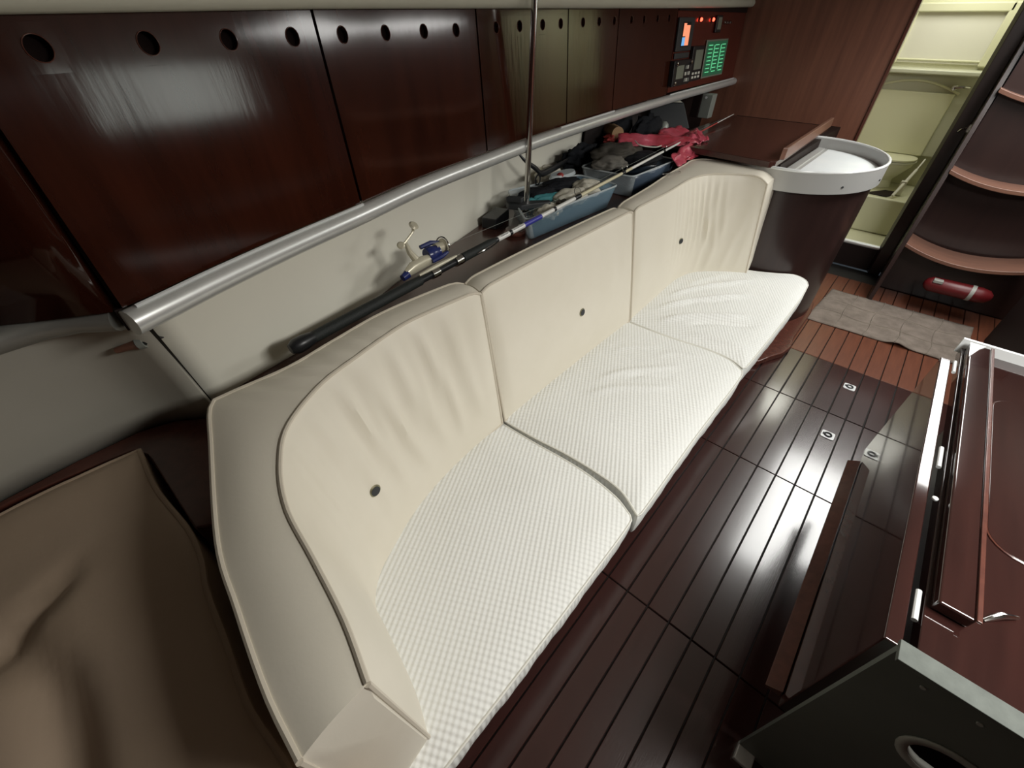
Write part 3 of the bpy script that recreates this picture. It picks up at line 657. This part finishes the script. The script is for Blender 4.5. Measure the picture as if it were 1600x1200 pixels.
MB().tube([rx(1.05), rx(1.065)], .0095, 12).build('collar', 'black', rod)
MB().tube([rx(1.065), rx(1.30), rx(1.55), rx(1.6)], [.0092, .0088, .0082, .008], 12).build('lower_blank', 'rodw', rod)
MB().tube([rx(1.13), rx(1.145)], .0098, 12).tube([rx(1.415), rx(1.43)], .0092, 12).tube([rx(1.575), rx(1.62)], .0094, 12).tube([rx(2.0), rx(2.03)], .0085, 12).tube([rx(2.48), rx(2.50)], .008, 12).build('black_wrap', 'black', rod)
MB().tube([rx(1.22), rx(1.33)], .0091, 12).build('blue_decal', 'bluep', rod)
MB().tube([rx(1.60), rx(2.1)], [.0078, .007], 12).build('middle_blank', 'rody', rod)
MB().tube([rx(2.1), rx(2.7), rx(3.2), rx(3.7)], [.007, .0055, .0035, .002], 10).build('upper_blank', 'rodw', rod)
MB().tube([rx(2.95), rx(3.35)], [.0050, .0035], 10).build('red_tip', 'redc', rod)
for x, rr in ((1.60, .016), (2.03, .014), (2.5, .011), (2.95, .008), (3.3, .006)):
    c = rx(x)+Vector((0, .004, rr+.006))
    MB().tube([c+Vector((0, math.cos(a)*rr, math.sin(a)*rr)) for a in [2*pi*k/12 for k in range(12)]], .0014, 5, closed=True).tube([rx(x-.02), c-Vector((0, 0, rr))], .0013, 5).tube([rx(x+.02), c-Vector((0, 0, rr))], .0013, 5).build('line_guide', 'steel', rod)
MB().tube([Vector((.80, 1.04, .945)), rx(1.60)+Vector((0, .004, .022)), rx(2.03)+Vector((0, .004, .02)), rx(2.5)+Vector((0, .004, .017)), rx(3.3)+Vector((0, 0, .012)), rx(3.7)], .0006, 4).build('line', 'mid', rod)
# lettering-like print on the butt section
for k in range(10):
    x = 1.155+.0058*k; c = rx(x)+Vector((0, -.0055, .0068))
    MB().slab([c+Vector((0, -.0012, 0)), c+Vector((.0038, -.0012, 0)), c+Vector((.0036, .002+.001*(k % 2), .001)), c+Vector((.0004, .002, .001))], (0, 0, .0004)).build('letter', 'greyp', rod)
for k in range(5):
    x = 1.082+.008*k; c = rx(x)+Vector((0, -.0055, .007))
    MB().slab([c+Vector((0, -.0012, 0)), c+Vector((.005, -.0012, 0)), c+Vector((.005, .002, .001)), c+Vector((0, .002, .001))], (0, 0, .0004)).build('letter', 'greyp', rod)
rl = thing('fishing_reel', 'champagne and navy spinning reel clamped on the rod handle', 'reel', (.76, 1.02, .9))
MB().tube([rx(.70)+Vector((0, .002, .016)), rx(.78)+Vector((0, .002, .017)), rx(.86)+Vector((0, .002, .016))], [.004, .007, .004], 8).build('foot', 'reelc', rl)
MB().tube([(.68, 1.03, .914), (.71, 1.035, .92), (.75, 1.037, .924), (.80, 1.035, .925)], [.012, .020, .021, .016], 12, sq=.8).build('body', 'reelc', rl)
MB().tube([(.662, 1.026, .908), (.684, 1.03, .912)], [.010, .0135], 12).build('drag_knob', 'navy', rl)
MB().lathe([(.022, 0), (.026, .012), (.024, .024), (.020, .040), (.022, .046)], (.775, 1.045, .935), (1, -.03, .03), 18).build('rotor', 'navy', rl)
MB().tube([(.775, 1.072, .955), (.815, 1.07, .958), (.842, 1.06, .955)], [.007, .008, .005], 8).tube([(.775, 1.02, .925), (.815, 1.018, .93), (.842, 1.02, .935)], [.007, .008, .005], 8).build('rotor_arm', 'navy', rl)
MB().lathe([(.017, 0), (.017, .026), (.024, .030), (.024, .034), (.012, .040)], (.815, 1.047, .944), (1, -.03, .03), 18).build('spool', 'reelc', rl)
bw = MB().tube([(.842+.006*math.sin(a), 1.045+.032*math.cos(a), .944+.030*math.sin(a)) for a in [pi*(k/12)*1.15-.3 for k in range(13)]], .0022, 6).build('bail_wire', 'steel', rl)
MB().tube([(.735, 1.045, .935), (.718, 1.05, .965), (.708, 1.05, .998)], [.012, .009, .006], 10).build('crank_shaft', 'reelc', rl)
MB().tube([(.690, 1.05, .992), (.708, 1.05, .998), (.735, 1.05, 1.016), (.742, 1.05, 1.022)], .0038, 8).tube([(.742, 1.05, 1.022), (.742, 1.048, 1.036)], .0042, 8).build('crank_arm', 'reelc', rl)
MB().lathe([(.004, 0), (.012, .003), (.015, .007), (.010, .012)], (.742, 1.048, 1.034), (.1, -.55, .8), 16).build('handle_knob', 'reelc', rl)
MB().lathe([(.003, 0), (.010, .002), (.012, .006), (.008, .010)], (.690, 1.048, .992), (-.3, -.55, .7), 16).build('handle_knob', 'reelc', rl)
lu = thing('lure', 'small silver lure hooked beside the fore grip of the rod', 'lure', rx(.98))
MB().tube([rx(.94)+Vector((0, -.018, 0)), rx(.965)+Vector((0, -.02, .002)), rx(1.0)+Vector((0, -.019, .002)), rx(1.04)+Vector((0, -.014, .002))], [.001, .004, .003, .0008], 8).build('spinner', 'steel', lu)

# ------------------------------------------------------------------ storage bins and their clutter
def bin_(label, rim, zt, zb, side_m, far_m):
    t = thing('storage_bin', label, 'bin', (sum(p[0] for p in rim)/4, sum(p[1] for p in rim)/4, zb))
    c = Vector((sum(p[0] for p in rim)/4, sum(p[1] for p in rim)/4)); R_ = []
    P = [Vector(p) for p in rim]
    out = []
    for i in range(4):
        a, b, d_ = P[i-1], P[i], P[(i+1) % 4]
        for f in (0, .33, .66, 1): 
            q0 = b+(a-b).normalized()*.03; q1 = b+(d_-b).normalized()*.03
            out.append((q0.lerp(b, f)).lerp(b.lerp(q1, f), f))
    n = len(out); low = [c+(p-c)*.88 for p in out]
    for k in range(4):
        seg = range(k*4, k*4+5)
        pts = [out[i % n] for i in seg]; 
        lo = [low[i % n] for i in seg]; m = len(pts)
        MB().add([(p.x, p.y, zt) for p in pts]+[(p.x, p.y, zb) for p in lo], [(i, i+1, m+i+1, m+i) for i in range(m-1)]).build('side_wall', side_m if k in (2, 3) else far_m, t, solid=.0015)
    MB().add([(p.x, p.y, zb+.001) for p in low], [tuple(range(n))]).build('bottom', side_m, t, solid=.0015)
    MB().tube([(p.x, p.y, zt) for p in out], .0042, 6, closed=True).build('rim', 'binrim', t)
    return t
bin_('clear plastic storage bin beside the pole, filled with gloves and cloths', [(1.30, 1.08), (1.535, 1.39), (1.975, 1.295), (1.955, 1.055)], .898, .802, 'binbl', 'bincl')
bin_('smoky blue plastic bin behind the clear one, next to the red bag', [(2.10, 1.06), (2.08, 1.36), (2.56, 1.42), (2.58, 1.05)], .905, .802, 'binbd', 'bincl')
def blob(name, label, cat, c, s, m, seed, rough=.35, fr=3.0, group=None, rz=0):
    bm = bmesh.new(); bmesh.ops.create_icosphere(bm, subdivisions=4, radius=1)
    for v in bm.verts:
        d_ = noise.fractal(v.co*fr/2+Vector((seed*3.7, seed*1.3, 0)), 1.0, 2.0, 4)
        rg = 1-abs(noise.noise(v.co*fr+Vector((seed, 5, 1))))*1.6
        v.co *= 1+rough*d_+.25*rough*rg
    me = bpy.data.meshes.new(name); bm.to_mesh(me); bm.free(); me.materials.append(M[m])
    for p in me.polygons: p.use_smooth = True
    R_ = Matrix.Rotation(rz, 4, 'Z')
    me.transform(R_@Matrix.Diagonal((s[0], s[1], s[2], 1)))
    o = bpy.data.objects.new(name, me); COL.objects.link(o); o.location = c
    return tag(o, label, cat, group)
blob('glove', 'black glove bundle at the back of the clear bin', 'glove', (1.60, 1.27, .885), (.10, .055, .030), 'dcl', 1, rz=-.2)
blob('glove', 'black knitted bundle along the far rim of the clear bin', 'glove', (1.78, 1.26, .895), (.12, .045, .028), 'dcl', 2, rz=-.2)
blob('cloth', 'teal strap cloth in the clear bin between black and white cloths', 'cloth', (1.60, 1.20, .888), (.10, .020, .020), 'tcl', 3, rz=-.3)
blob('cloth', 'small pale teal pad at the left of the clear bin', 'cloth', (1.50, 1.22, .885), (.035, .022, .018), 'tcl', 13)
blob('glove', 'rumpled off-white glove in the middle of the clear bin', 'glove', (1.68, 1.14, .885), (.095, .050, .032), 'wcl', 4, rz=-.1)
blob('glove', 'white cotton glove heaped at the right of the clear bin', 'glove', (1.83, 1.15, .895), (.065, .055, .032), 'wcl', 5)
blob('cloth', 'pale crumpled cloth at the left front of the clear bin', 'cloth', (1.50, 1.13, .872), (.055, .05, .03), 'wcl', 6)
blob('cloth', 'olive camouflage cloth under the white gloves', 'cloth', (1.63, 1.125, .875), (.07, .024, .022), 'bcl', 7)
blob('cloth', 'pale blue bag of clips at the right end of the clear bin', 'cloth', (1.92, 1.12, .880), (.035, .05, .022), 'binbl', 8)
blob('ball', 'small red ball inside a clear lid behind the black glove', 'ball', (1.86, 1.33, .91), (.018, .018, .014), 'redc', 9, .05)
tag(loftz(MB(), [(el(1.90, 1.345, .10, .04), .90), (el(1.90, 1.345, .09, .035), .915)]).build('clear_lid', 'binrim'), 'small oval clear plastic lid behind the clear bin', 'lid')
# black strap hanging from the wall above the bins
st = thing('black_strap', 'black webbing strap curling against the white wall right of the pole', 'strap', (1.7, 1.4, .9))
SP = catmull([(1.60, 1.385, 1.045), (1.63, 1.37, 1.01), (1.70, 1.36, .965), (1.74, 1.36, .935), (1.80, 1.37, .93), (1.95, 1.40, .93), (2.08, 1.44, .93)], 30)
MB().add([p+Vector((0, 0, .008+.010*math.sin(pi*i/29))) for i, p in enumerate(SP)]+[p-Vector((0, 0, .005+.008*math.sin(pi*i/29))) for i, p in enumerate(SP)], [(i, i+1, 31+i, 30+i) for i in range(29)]).build('webbing', 'black', st, solid=.003)
MB().tube([(1.70+.018*math.cos(a), 1.345, .92+.022*math.sin(a)) for a in [2*pi*k/14 for k in range(14)]], .0035, 6, closed=True).build('buckle', 'black', st)
# second bin contents and clutter on the shelf
blob('cloth', 'grey mesh bundle on the left of the smoky bin', 'cloth', (2.18, 1.25, .925), (.10, .07, .028), 'gcl', 10)
blob('cloth', 'dark olive jacket heaped over the smoky bin', 'cloth', (2.36, 1.33, .935), (.19, .10, .040), 'bcl', 11)
blob('cloth', 'black cloth spilling over the middle of the smoky bin', 'cloth', (2.42, 1.18, .915), (.15, .08, .028), 'dcl', 12)
blob('cloth', 'black hairy bundle against the white wall behind the bins', 'cloth', (2.26, 1.49, .91), (.13, .05, .050), 'dcl', 14, .55, 5)
blob('cloth', 'black tangle beside the tan tube on the shelf', 'cloth', (2.60, 1.45, .91), (.13, .06, .055), 'dcl', 15, .5, 5)
blob('cloth', 'teal scrap of cloth beneath the tan tube', 'cloth', (2.55, 1.38, .955), (.06, .035, .018), 'tcl', 16)
blob('cloth', 'red scrap of cloth at the end of the tan tube', 'cloth', (2.55, 1.46, .965), (.07, .035, .022), 'redc', 17, .5, 4)
blob('cloth', 'cream crumpled cloth lying by the wall behind the black strap', 'cloth', (1.95, 1.47, .87), (.08, .05, .045), 'wcl', 18)
for k, (x, y) in enumerate(((2.42, 1.40), (2.40, 1.36), (2.46, 1.33))):
    tag(MB().lathe([(.003, 0), (.012, .003), (.014, .008), (.010, .013), (.003, .016)], (x, y, .955), (.2, -.3, 1), 12).build('steel_bead', 'steel'), ('bright metal bead nearest the tan tube', 'leftmost bright metal bead among the dark clothes', 'rightmost bright metal bead among the dark clothes')[k], 'bead', 'glinting metal beads')
tb = thing('cardboard_tube', 'tan cardboard tube leaning on the clutter under the rail', 'tube', (2.58, 1.5, .98))
MB().tube([(2.72, 1.62, .985), (2.53, 1.42, .995)], .034, 20).build('tube_wall', 'cork', tb)
MB().tube([(2.75, 1.65, .984), (2.715, 1.615, .986)], .020, 14).build('plug', 'black', tb)
# red bag
bg = thing('red_bag', 'crumpled red and pink nylon bag lying beside the chart table', 'bag', (2.7, 1.2, .85))
def sheet(P, Q, n=24, m=8, amp=.012, seed=0):
    a = catmull(P, n+1); b = catmull(Q, n+1)
    return MB().grid(lambda u, v: a[int(round(u*n))].lerp(b[int(round(u*n))], v)+Vector((noise.noise(Vector((u*7, v*4, seed))), noise.noise(Vector((u*7, v*4, seed+9))), noise.noise(Vector((u*7, v*4, seed+5)))))*amp, n, m)
sheet([(2.50, 1.40, 1.0), (2.62, 1.30, .995), (2.75, 1.17, .985), (2.80, 1.08, .975)], [(2.46, 1.37, .95), (2.58, 1.24, .945), (2.66, 1.12, .95), (2.72, 1.05, .955)]).build('front_flap', 'bag', bg, solid=.003)
sheet([(2.80, 1.15, .975), (2.92, 1.15, .985), (3.02, 1.16, .99)], [(2.72, 1.07, .96), (2.80, 1.02, .965), (2.90, 1.02, .965)], amp=.02, seed=3).build('top_fold', 'bag', bg, solid=.003)
sheet([(2.98, 1.24, 1.0), (2.85, 1.30, .99), (2.74, 1.27, .985)], [(2.98, 1.14, .96), (2.88, 1.15, .95), (2.76, 1.15, .95)], amp=.012, seed=5).build('rear_panel', 'bag', bg, solid=.003)
sheet([(2.48, 1.05, .935), (2.60, 1.06, .955), (2.72, 1.06, .965), (2.86, 1.08, .965)], [(2.46, .99, .90), (2.60, .985, .91), (2.70, .985, .91), (2.78, .99, .90)], amp=.015, seed=8).build('side_panel', 'bag', bg, solid=.003)
MB().tube(catmull([(2.52, 1.30, .975), (2.50, 1.25, .96), (2.56, 1.19, .95), (2.60, 1.17, .955)], 16), .003, 6).build('draw_cord', 'whitep', bg)
# gear below the instruments
tag(MB().slab([(3.08, 1.50, .95), (3.20, 1.27, .95), (3.23, 1.36, 1.085), (3.11, 1.54, 1.085)], (.05, .03, 0)).build('grey_case', 'slate', bevel=.006), 'flat slate-grey case propped upright under the instruments', 'case')
tag(MB().slab([(3.10, 1.555, 1.087), (3.22, 1.365, 1.087), (3.225, 1.38, 1.093), (3.11, 1.57, 1.093)], (.045, .03, 0)).build('cream_board', 'cream'), 'thin cream board lying on top of the slate-grey case', 'board')
gb = thing('grey_metal_box', 'upright pale grey metal box standing on the end of the chart desk', 'box', (3.64, 1.40, .93))
MB().box((3.62, 1.325, .955), (3.70, 1.40, 1.10)).build('case', 'mid', gb, bevel=.004)
MB().box((3.612, 1.40, .955), (3.70, 1.46, 1.10)).build('dark_side', 'dark', gb, bevel=.002)
MB().lathe([(.008, 0), (.008, .004)], (3.619, 1.37, 1.08), (-1, 0, 0), 12).build('screw', 'rimw', gb)
blob('cable_bundle', 'black cables and pouch heaped left of the slate-grey case', 'cables', (2.86, 1.41, .965), (.15, .05, .085), 'dcl', 21, .4, 4)
blob('camera_case', 'black padded case heaped under the rail left of the slate-grey case', 'case', (2.72, 1.52, .99), (.11, .05, .08), 'dcl', 31, .3, 3)
blob('pouch', 'black pouch in front of the slate-grey case', 'pouch', (3.05, 1.33, .94), (.12, .05, .025), 'dcl', 22)
tag(MB().lathe([(.03, 0), (.032, .02), (.026, .045), (.012, .058), (.0, .06)], (3.02, 1.37, .945), n=18).build('grey_dome', 'mid'), 'small grey dome knob behind the red bag', 'knob')
tag(MB().box((2.76, 1.56, .93), (2.88, 1.63, 1.0)).build('beige_box', 'palerim', bevel=.008), 'small beige plastic box in the shadow under the rail', 'box')
hk = thing('swivel_hook', 'tiny silver fishing hook and swivel lying on the far backrest top', 'hook', (2.0, .93, .91))
MB().tube([(2.22, .935, .914), (2.28, .93, .916), (2.32, .915, .914), (2.30, .905, .913)], .0018, 6).tube([(2.25, .94, .915), (2.20, .955, .918)], .0025, 6).build('shank', 'steel', hk)

# ------------------------------------------------------------------ mat, floor rings
mt = thing('door_mat', 'beige patterned mat lying across the sole before the steps', 'mat', (3.4, -.25, 0))
def matf(u, v):
    x = 3.10+.03*u+(.56)*v; y = .155-.80*u-.04*v
    z = .006+.004*noise.noise(Vector((x*5, y*5, 0)))+(.02*math.exp(-((u-.62)/.06)**2)*max(0, 1-v*3))
    return Vector((x, y, z))
MB().grid(matf, 60, 24).build('pile', 'rug', mt, solid=.006)
for u in (.2, .4, .6, .8): MB().tube([matf(u+.01*math.sin(v*9), v)+Vector((0, 0, .003)) for v in [k/14 for k in range(15)]], .006, 5, sq=.4).build('grid_line', 'rugl', mt)
for v in (.33, .66): MB().tube([matf(u, v+.03*math.sin(u*14))+Vector((0, 0, .003)) for u in [k/40 for k in range(41)]], .005, 5, sq=.4).build('grid_line', 'rugl', mt)
for x, y, lab in ((2.499, -.214, 'square steel lifting ring plate on the darker boards near the mat'), (2.03, -.211, 'square steel lifting ring plate in the bright glare on the sole')):
    t = thing('lifting_ring', lab, 'ring', (x, y, 0))
    b = .027; pl_ = []
    for cx, cy, a0 in ((1, 1, 0), (-1, 1, 90), (-1, -1, 180), (1, -1, 270)):
        for q in range(4): a = math.radians(a0+q*30); pl_.append((x+cx*(b-.008)+.008*math.cos(a), y+cy*(b-.008)+.008*math.sin(a)))
    MB().prism(pl_, .0, .003).build('plate', 'rimw', t)
    MB().tube([(x+.0135*math.cos(a), y+.0135*math.sin(a), .0045) for a in [2*pi*k/20 for k in range(20)]], .0042, 8, closed=True).build('ring', 'slate', t)
    MB().box((x-.005, y+.010, .003), (x+.005, y+.022, .008)).build('hinge_tab', 'slate', t, bevel=.001)

# ------------------------------------------------------------------ companionway steps
sp = thing('companionway_steps', 'dark companionway staircase with curved mahogany treads at the right', 'stairs', (3.9, -.45, 0))
MB().box((3.96, -1.05, 0), (4.16, -.135, 1.95)).build('engine_box', 'darkp', sp)
MB().slab([(3.66, -.105, 0), (4.19, -.105, 0), (4.19, -.105, 1.95), (4.10, -.105, 1.6), (3.70, -.105, .5)], (0, -.025, 0)).build('side_board', 'darkp', sp, bevel=.003)
def tread(x, z, d=.25):
    def f(u, v):
        y = -.125-.62*u; zz = z+.055*(2*u-1)**2*1.0-.0+.0; bx = x+v*d-.02*math.sin(pi*u)
        return Vector((bx, y, zz))
    n = 24; mb = MB(); th = .022
    vs = [f(i/n, 0)+Vector((0, 0, dz)) for dz in (0, -th) for i in range(n+1)]+[f(i/n, 1)+Vector((0, 0, dz)) for dz in (0, -th) for i in range(n+1)]
    W = n+1; fs = []
    for i in range(n): fs += [(i, i+1, W+i+1, W+i), (2*W+i, 2*W+i+1, i+1, i), (3*W+i, 3*W+i+1, 2*W+i+1, 2*W+i), (W+i, W+i+1, 3*W+i+1, 3*W+i)]
    fs += [(0, W, 3*W, 2*W), (n, W+n, 3*W+n, 2*W+n)]
    mb.add(vs, fs); return mb
for x, z in ((3.70, .352), (3.80, .77), (3.90, 1.165)): tread(x, z).build('tread', 'tread', sp, bevel=.003)
ex = thing('fire_extinguisher', 'red fire extinguisher lying under the lowest companionway tread', 'extinguisher', (3.7, -.5, .2))
MB().tube([(3.70, -.325, .20), (3.70, -.335, .20), (3.70, -.36, .20), (3.70, -.60, .205), (3.70, -.64, .205), (3.70, -.66, .205)], [.012, .03, .046, .046, .038, .018], 20).build('bottle', 'redx', ex)
MB().tube([(3.70, -.55, .204), (3.70, -.57, .204)], .048, 20).build('strap', 'palerim', ex)
MB().box((3.655, -.41, .225), (3.70, -.36, .245)).build('valve', 'palerim', ex, bevel=.004)
lt = thing('door_latch', 'small chrome latch on the dark board left of the steps', 'latch', (4.1, -.105, .99))
MB().box((4.08, -.105, .98), (4.12, -.095, 1.02)).tube([(4.10, -.095, 1.0), (4.09, -.07, .99), (4.07, -.06, .975)], .006, 8).build('lever', 'steel', lt)
# galley end beyond the table
tag(MB().box((2.0, -1.69, 0), (3.56, -.74, .86)).build('galley_cabinet', 'dark', bevel=.006), 'near-black galley cabinet beyond the far end of the table', 'cabinet')

# ------------------------------------------------------------------ dining table with hanging leaf
tb = thing('dining_table', 'dark varnished dining table with a hanging drop leaf at the right edge', 'table', (1.2, -.7, 0))
lf = MB().box((.63, -.326, .245), (1.705, -.300, .694)).build('drop_leaf', 'leaf', tb, bevel=.003)
MB().add([(x, y, z) for x in (.66, 1.615) for y, z in ((-.300, .232), (-.266, .232), (-.264, .240), (-.298, .262))], [(0,1,2,3), (4,7,6,5), (0,4,5,1), (1,5,6,2), (2,6,7,3), (3,7,4,0)]).build('leaf_lip', 'wood', lf, bevel=.002)
MB().box((.63, -1.15, .665), (1.81, -.345, .695)).build('table_top', 'leaf', tb, bevel=.003)
MB().box((.80, -1.0, 0), (1.65, -.42, .665)).build('pedestal', 'darkp', tb)
MB().box((.74, -.405, .695), (1.80, -.352, .722)).build('fiddle_rail', 'leaf', tb, bevel=.005)
MB().box((.74, -.410, .7215), (1.80, -.402, .7265)).build('fiddle_edge', 'wood', tb, bevel=.0015)
MB().box((1.812, -1.15, .675), (1.822, -.335, .725)).build('end_strip', 'rimw', tb, bevel=.001)
MB().slab([(1.70, -.352, .7225), (1.80, -.352, .7225), (1.80, -.39, .7225), (1.77, -.375, .7225)], (0, 0, .002)).build('corner_plate', 'rimw', tb)
lidp = []
for cx, cy, a0 in ((1.51, -.48, 0), (1.02, -.48, 90), (1.02, -.98, 180), (1.51, -.98, 270)):
    for q in range(7): a = math.radians(a0+q*15); lidp.append((cx+.055*math.cos(a), cy+.055*math.sin(a)))
MB().prism(lidp, .6945, .699).build('locker_lid', 'leaf', tb, bevel=.001)
MB().tube([(x, y, .6955) for x, y in lidp], .0028, 6, closed=True).build('lid_groove', 'wood', tb)
for a, b in ((1.635, 1.705), (1.155, 1.235), (.70, .768)): MB().tube([(a, -.336, .692), (b, -.336, .692)], .005, 10).build('hinge', 'rimw', tb)
MB().lathe([(.006, 0), (.006, .004), (.003, .006)], (1.035, -.337, .694), n=10).build('screw', 'rimw', tb)
MB().tube([(.775, -.425, .698), (.80, -.445, .705), (.82, -.47, .700)], [.003, .006, .003], 8).build('lid_catch', 'steel', tb)
# grey board at the near end
gd = thing('grey_board', 'dark grey upright board with a hand slot at the bottom right corner', 'board', (.6, -.5, 0))
def board():
    mb = MB(); x0, x1 = .588, .600
    Y0, Y1 = -.303, -1.1; sy0, sy1, z0, z1 = -.425, -.56, .482, .572
    n = 24; hole = []; r = (z1-z0)/2
    for k in range(n):
        a = 2*pi*k/n; c, s = math.cos(a), math.sin(a)
        hole.append(((sy0-r if c > 0 else sy1+r)+r*c, (z0+z1)/2+r*s))
    yc = (sy0+sy1)/2; zc = (z0+z1)/2; outer = []
    for (y, z) in hole:
        dy, dz = y-yc, z-zc; k_ = min(((Y0-yc) if dy > 0 else (yc-Y1))/max(1e-6, abs(dy)), ((.738-zc) if dz > 0 else zc)/max(1e-6, abs(dz)))
        outer.append((yc+dy*k_, zc+dz*k_))
    # corners must be exact
    pts_o = [(Y0, .738), (Y1, .738), (Y1, 0), (Y0, 0)]
    for cy, cz in pts_o:
        j = min(range(n), key=lambda i: (outer[i][0]-cy)**2+(outer[i][1]-cz)**2); outer[j] = (cy, cz)
    for x in (x0, x1):
        mb.add([(x, y, z) for y, z in outer]+[(x, y, z) for y, z in hole], [(k, (k+1) % n, n+(k+1) % n, n+k) for k in range(n)])
    mb.add([(x0, y, z) for y, z in outer]+[(x1, y, z) for y, z in outer], [(k, (k+1) % n, n+(k+1) % n, n+k) for k in range(n)])
    return mb, hole, x0, x1
mb, hole, x0, x1 = board(); mb.build('panel', 'grey', gd, ang=20)
n = len(hole); MB().add([(x0-.001, y, z) for y, z in hole]+[(x1+.001, y, z) for y, z in hole], [(k, (k+1) % n, n+(k+1) % n, n+k) for k in range(n)]).build('slot_edge', 'palerim', gd, solid=.003)
hc = (sum(p[0] for p in hole)/n, sum(p[1] for p in hole)/n)
ro = [(y+(.016 if y > hc[0] else -.016)*abs(math.cos(2*pi*k/n)), z+.016*math.sin(2*pi*k/n)) for k, (y, z) in enumerate(hole)]
MB().add([(x0-.002, y, z) for y, z in hole]+[(x0-.002, y, z) for y, z in ro], [(k, (k+1) % n, n+(k+1) % n, n+k) for k in range(n)]).build('slot_rim', 'palerim', gd, solid=.003)
MB().box((.568, -1.1, .736), (.606, -.302, .745)).build('worn_top_edge', 'greyt', gd, bevel=.001)
for y in (-.36, -.43, -.5, -.57): MB().lathe([(.004, 0), (.004, .002)], (x0, y, .69), (-1, 0, 0), 10).build('screw', 'palerim', gd)
tag(MB().box((.55, -.345, .0), (.60, -.302, .018)).box((.595, -.345, .0), (.64, -.325, .008)).build('floor_bracket', 'alu', bevel=.003), 'small aluminium bracket on the sole at the foot of the grey board', 'bracket')
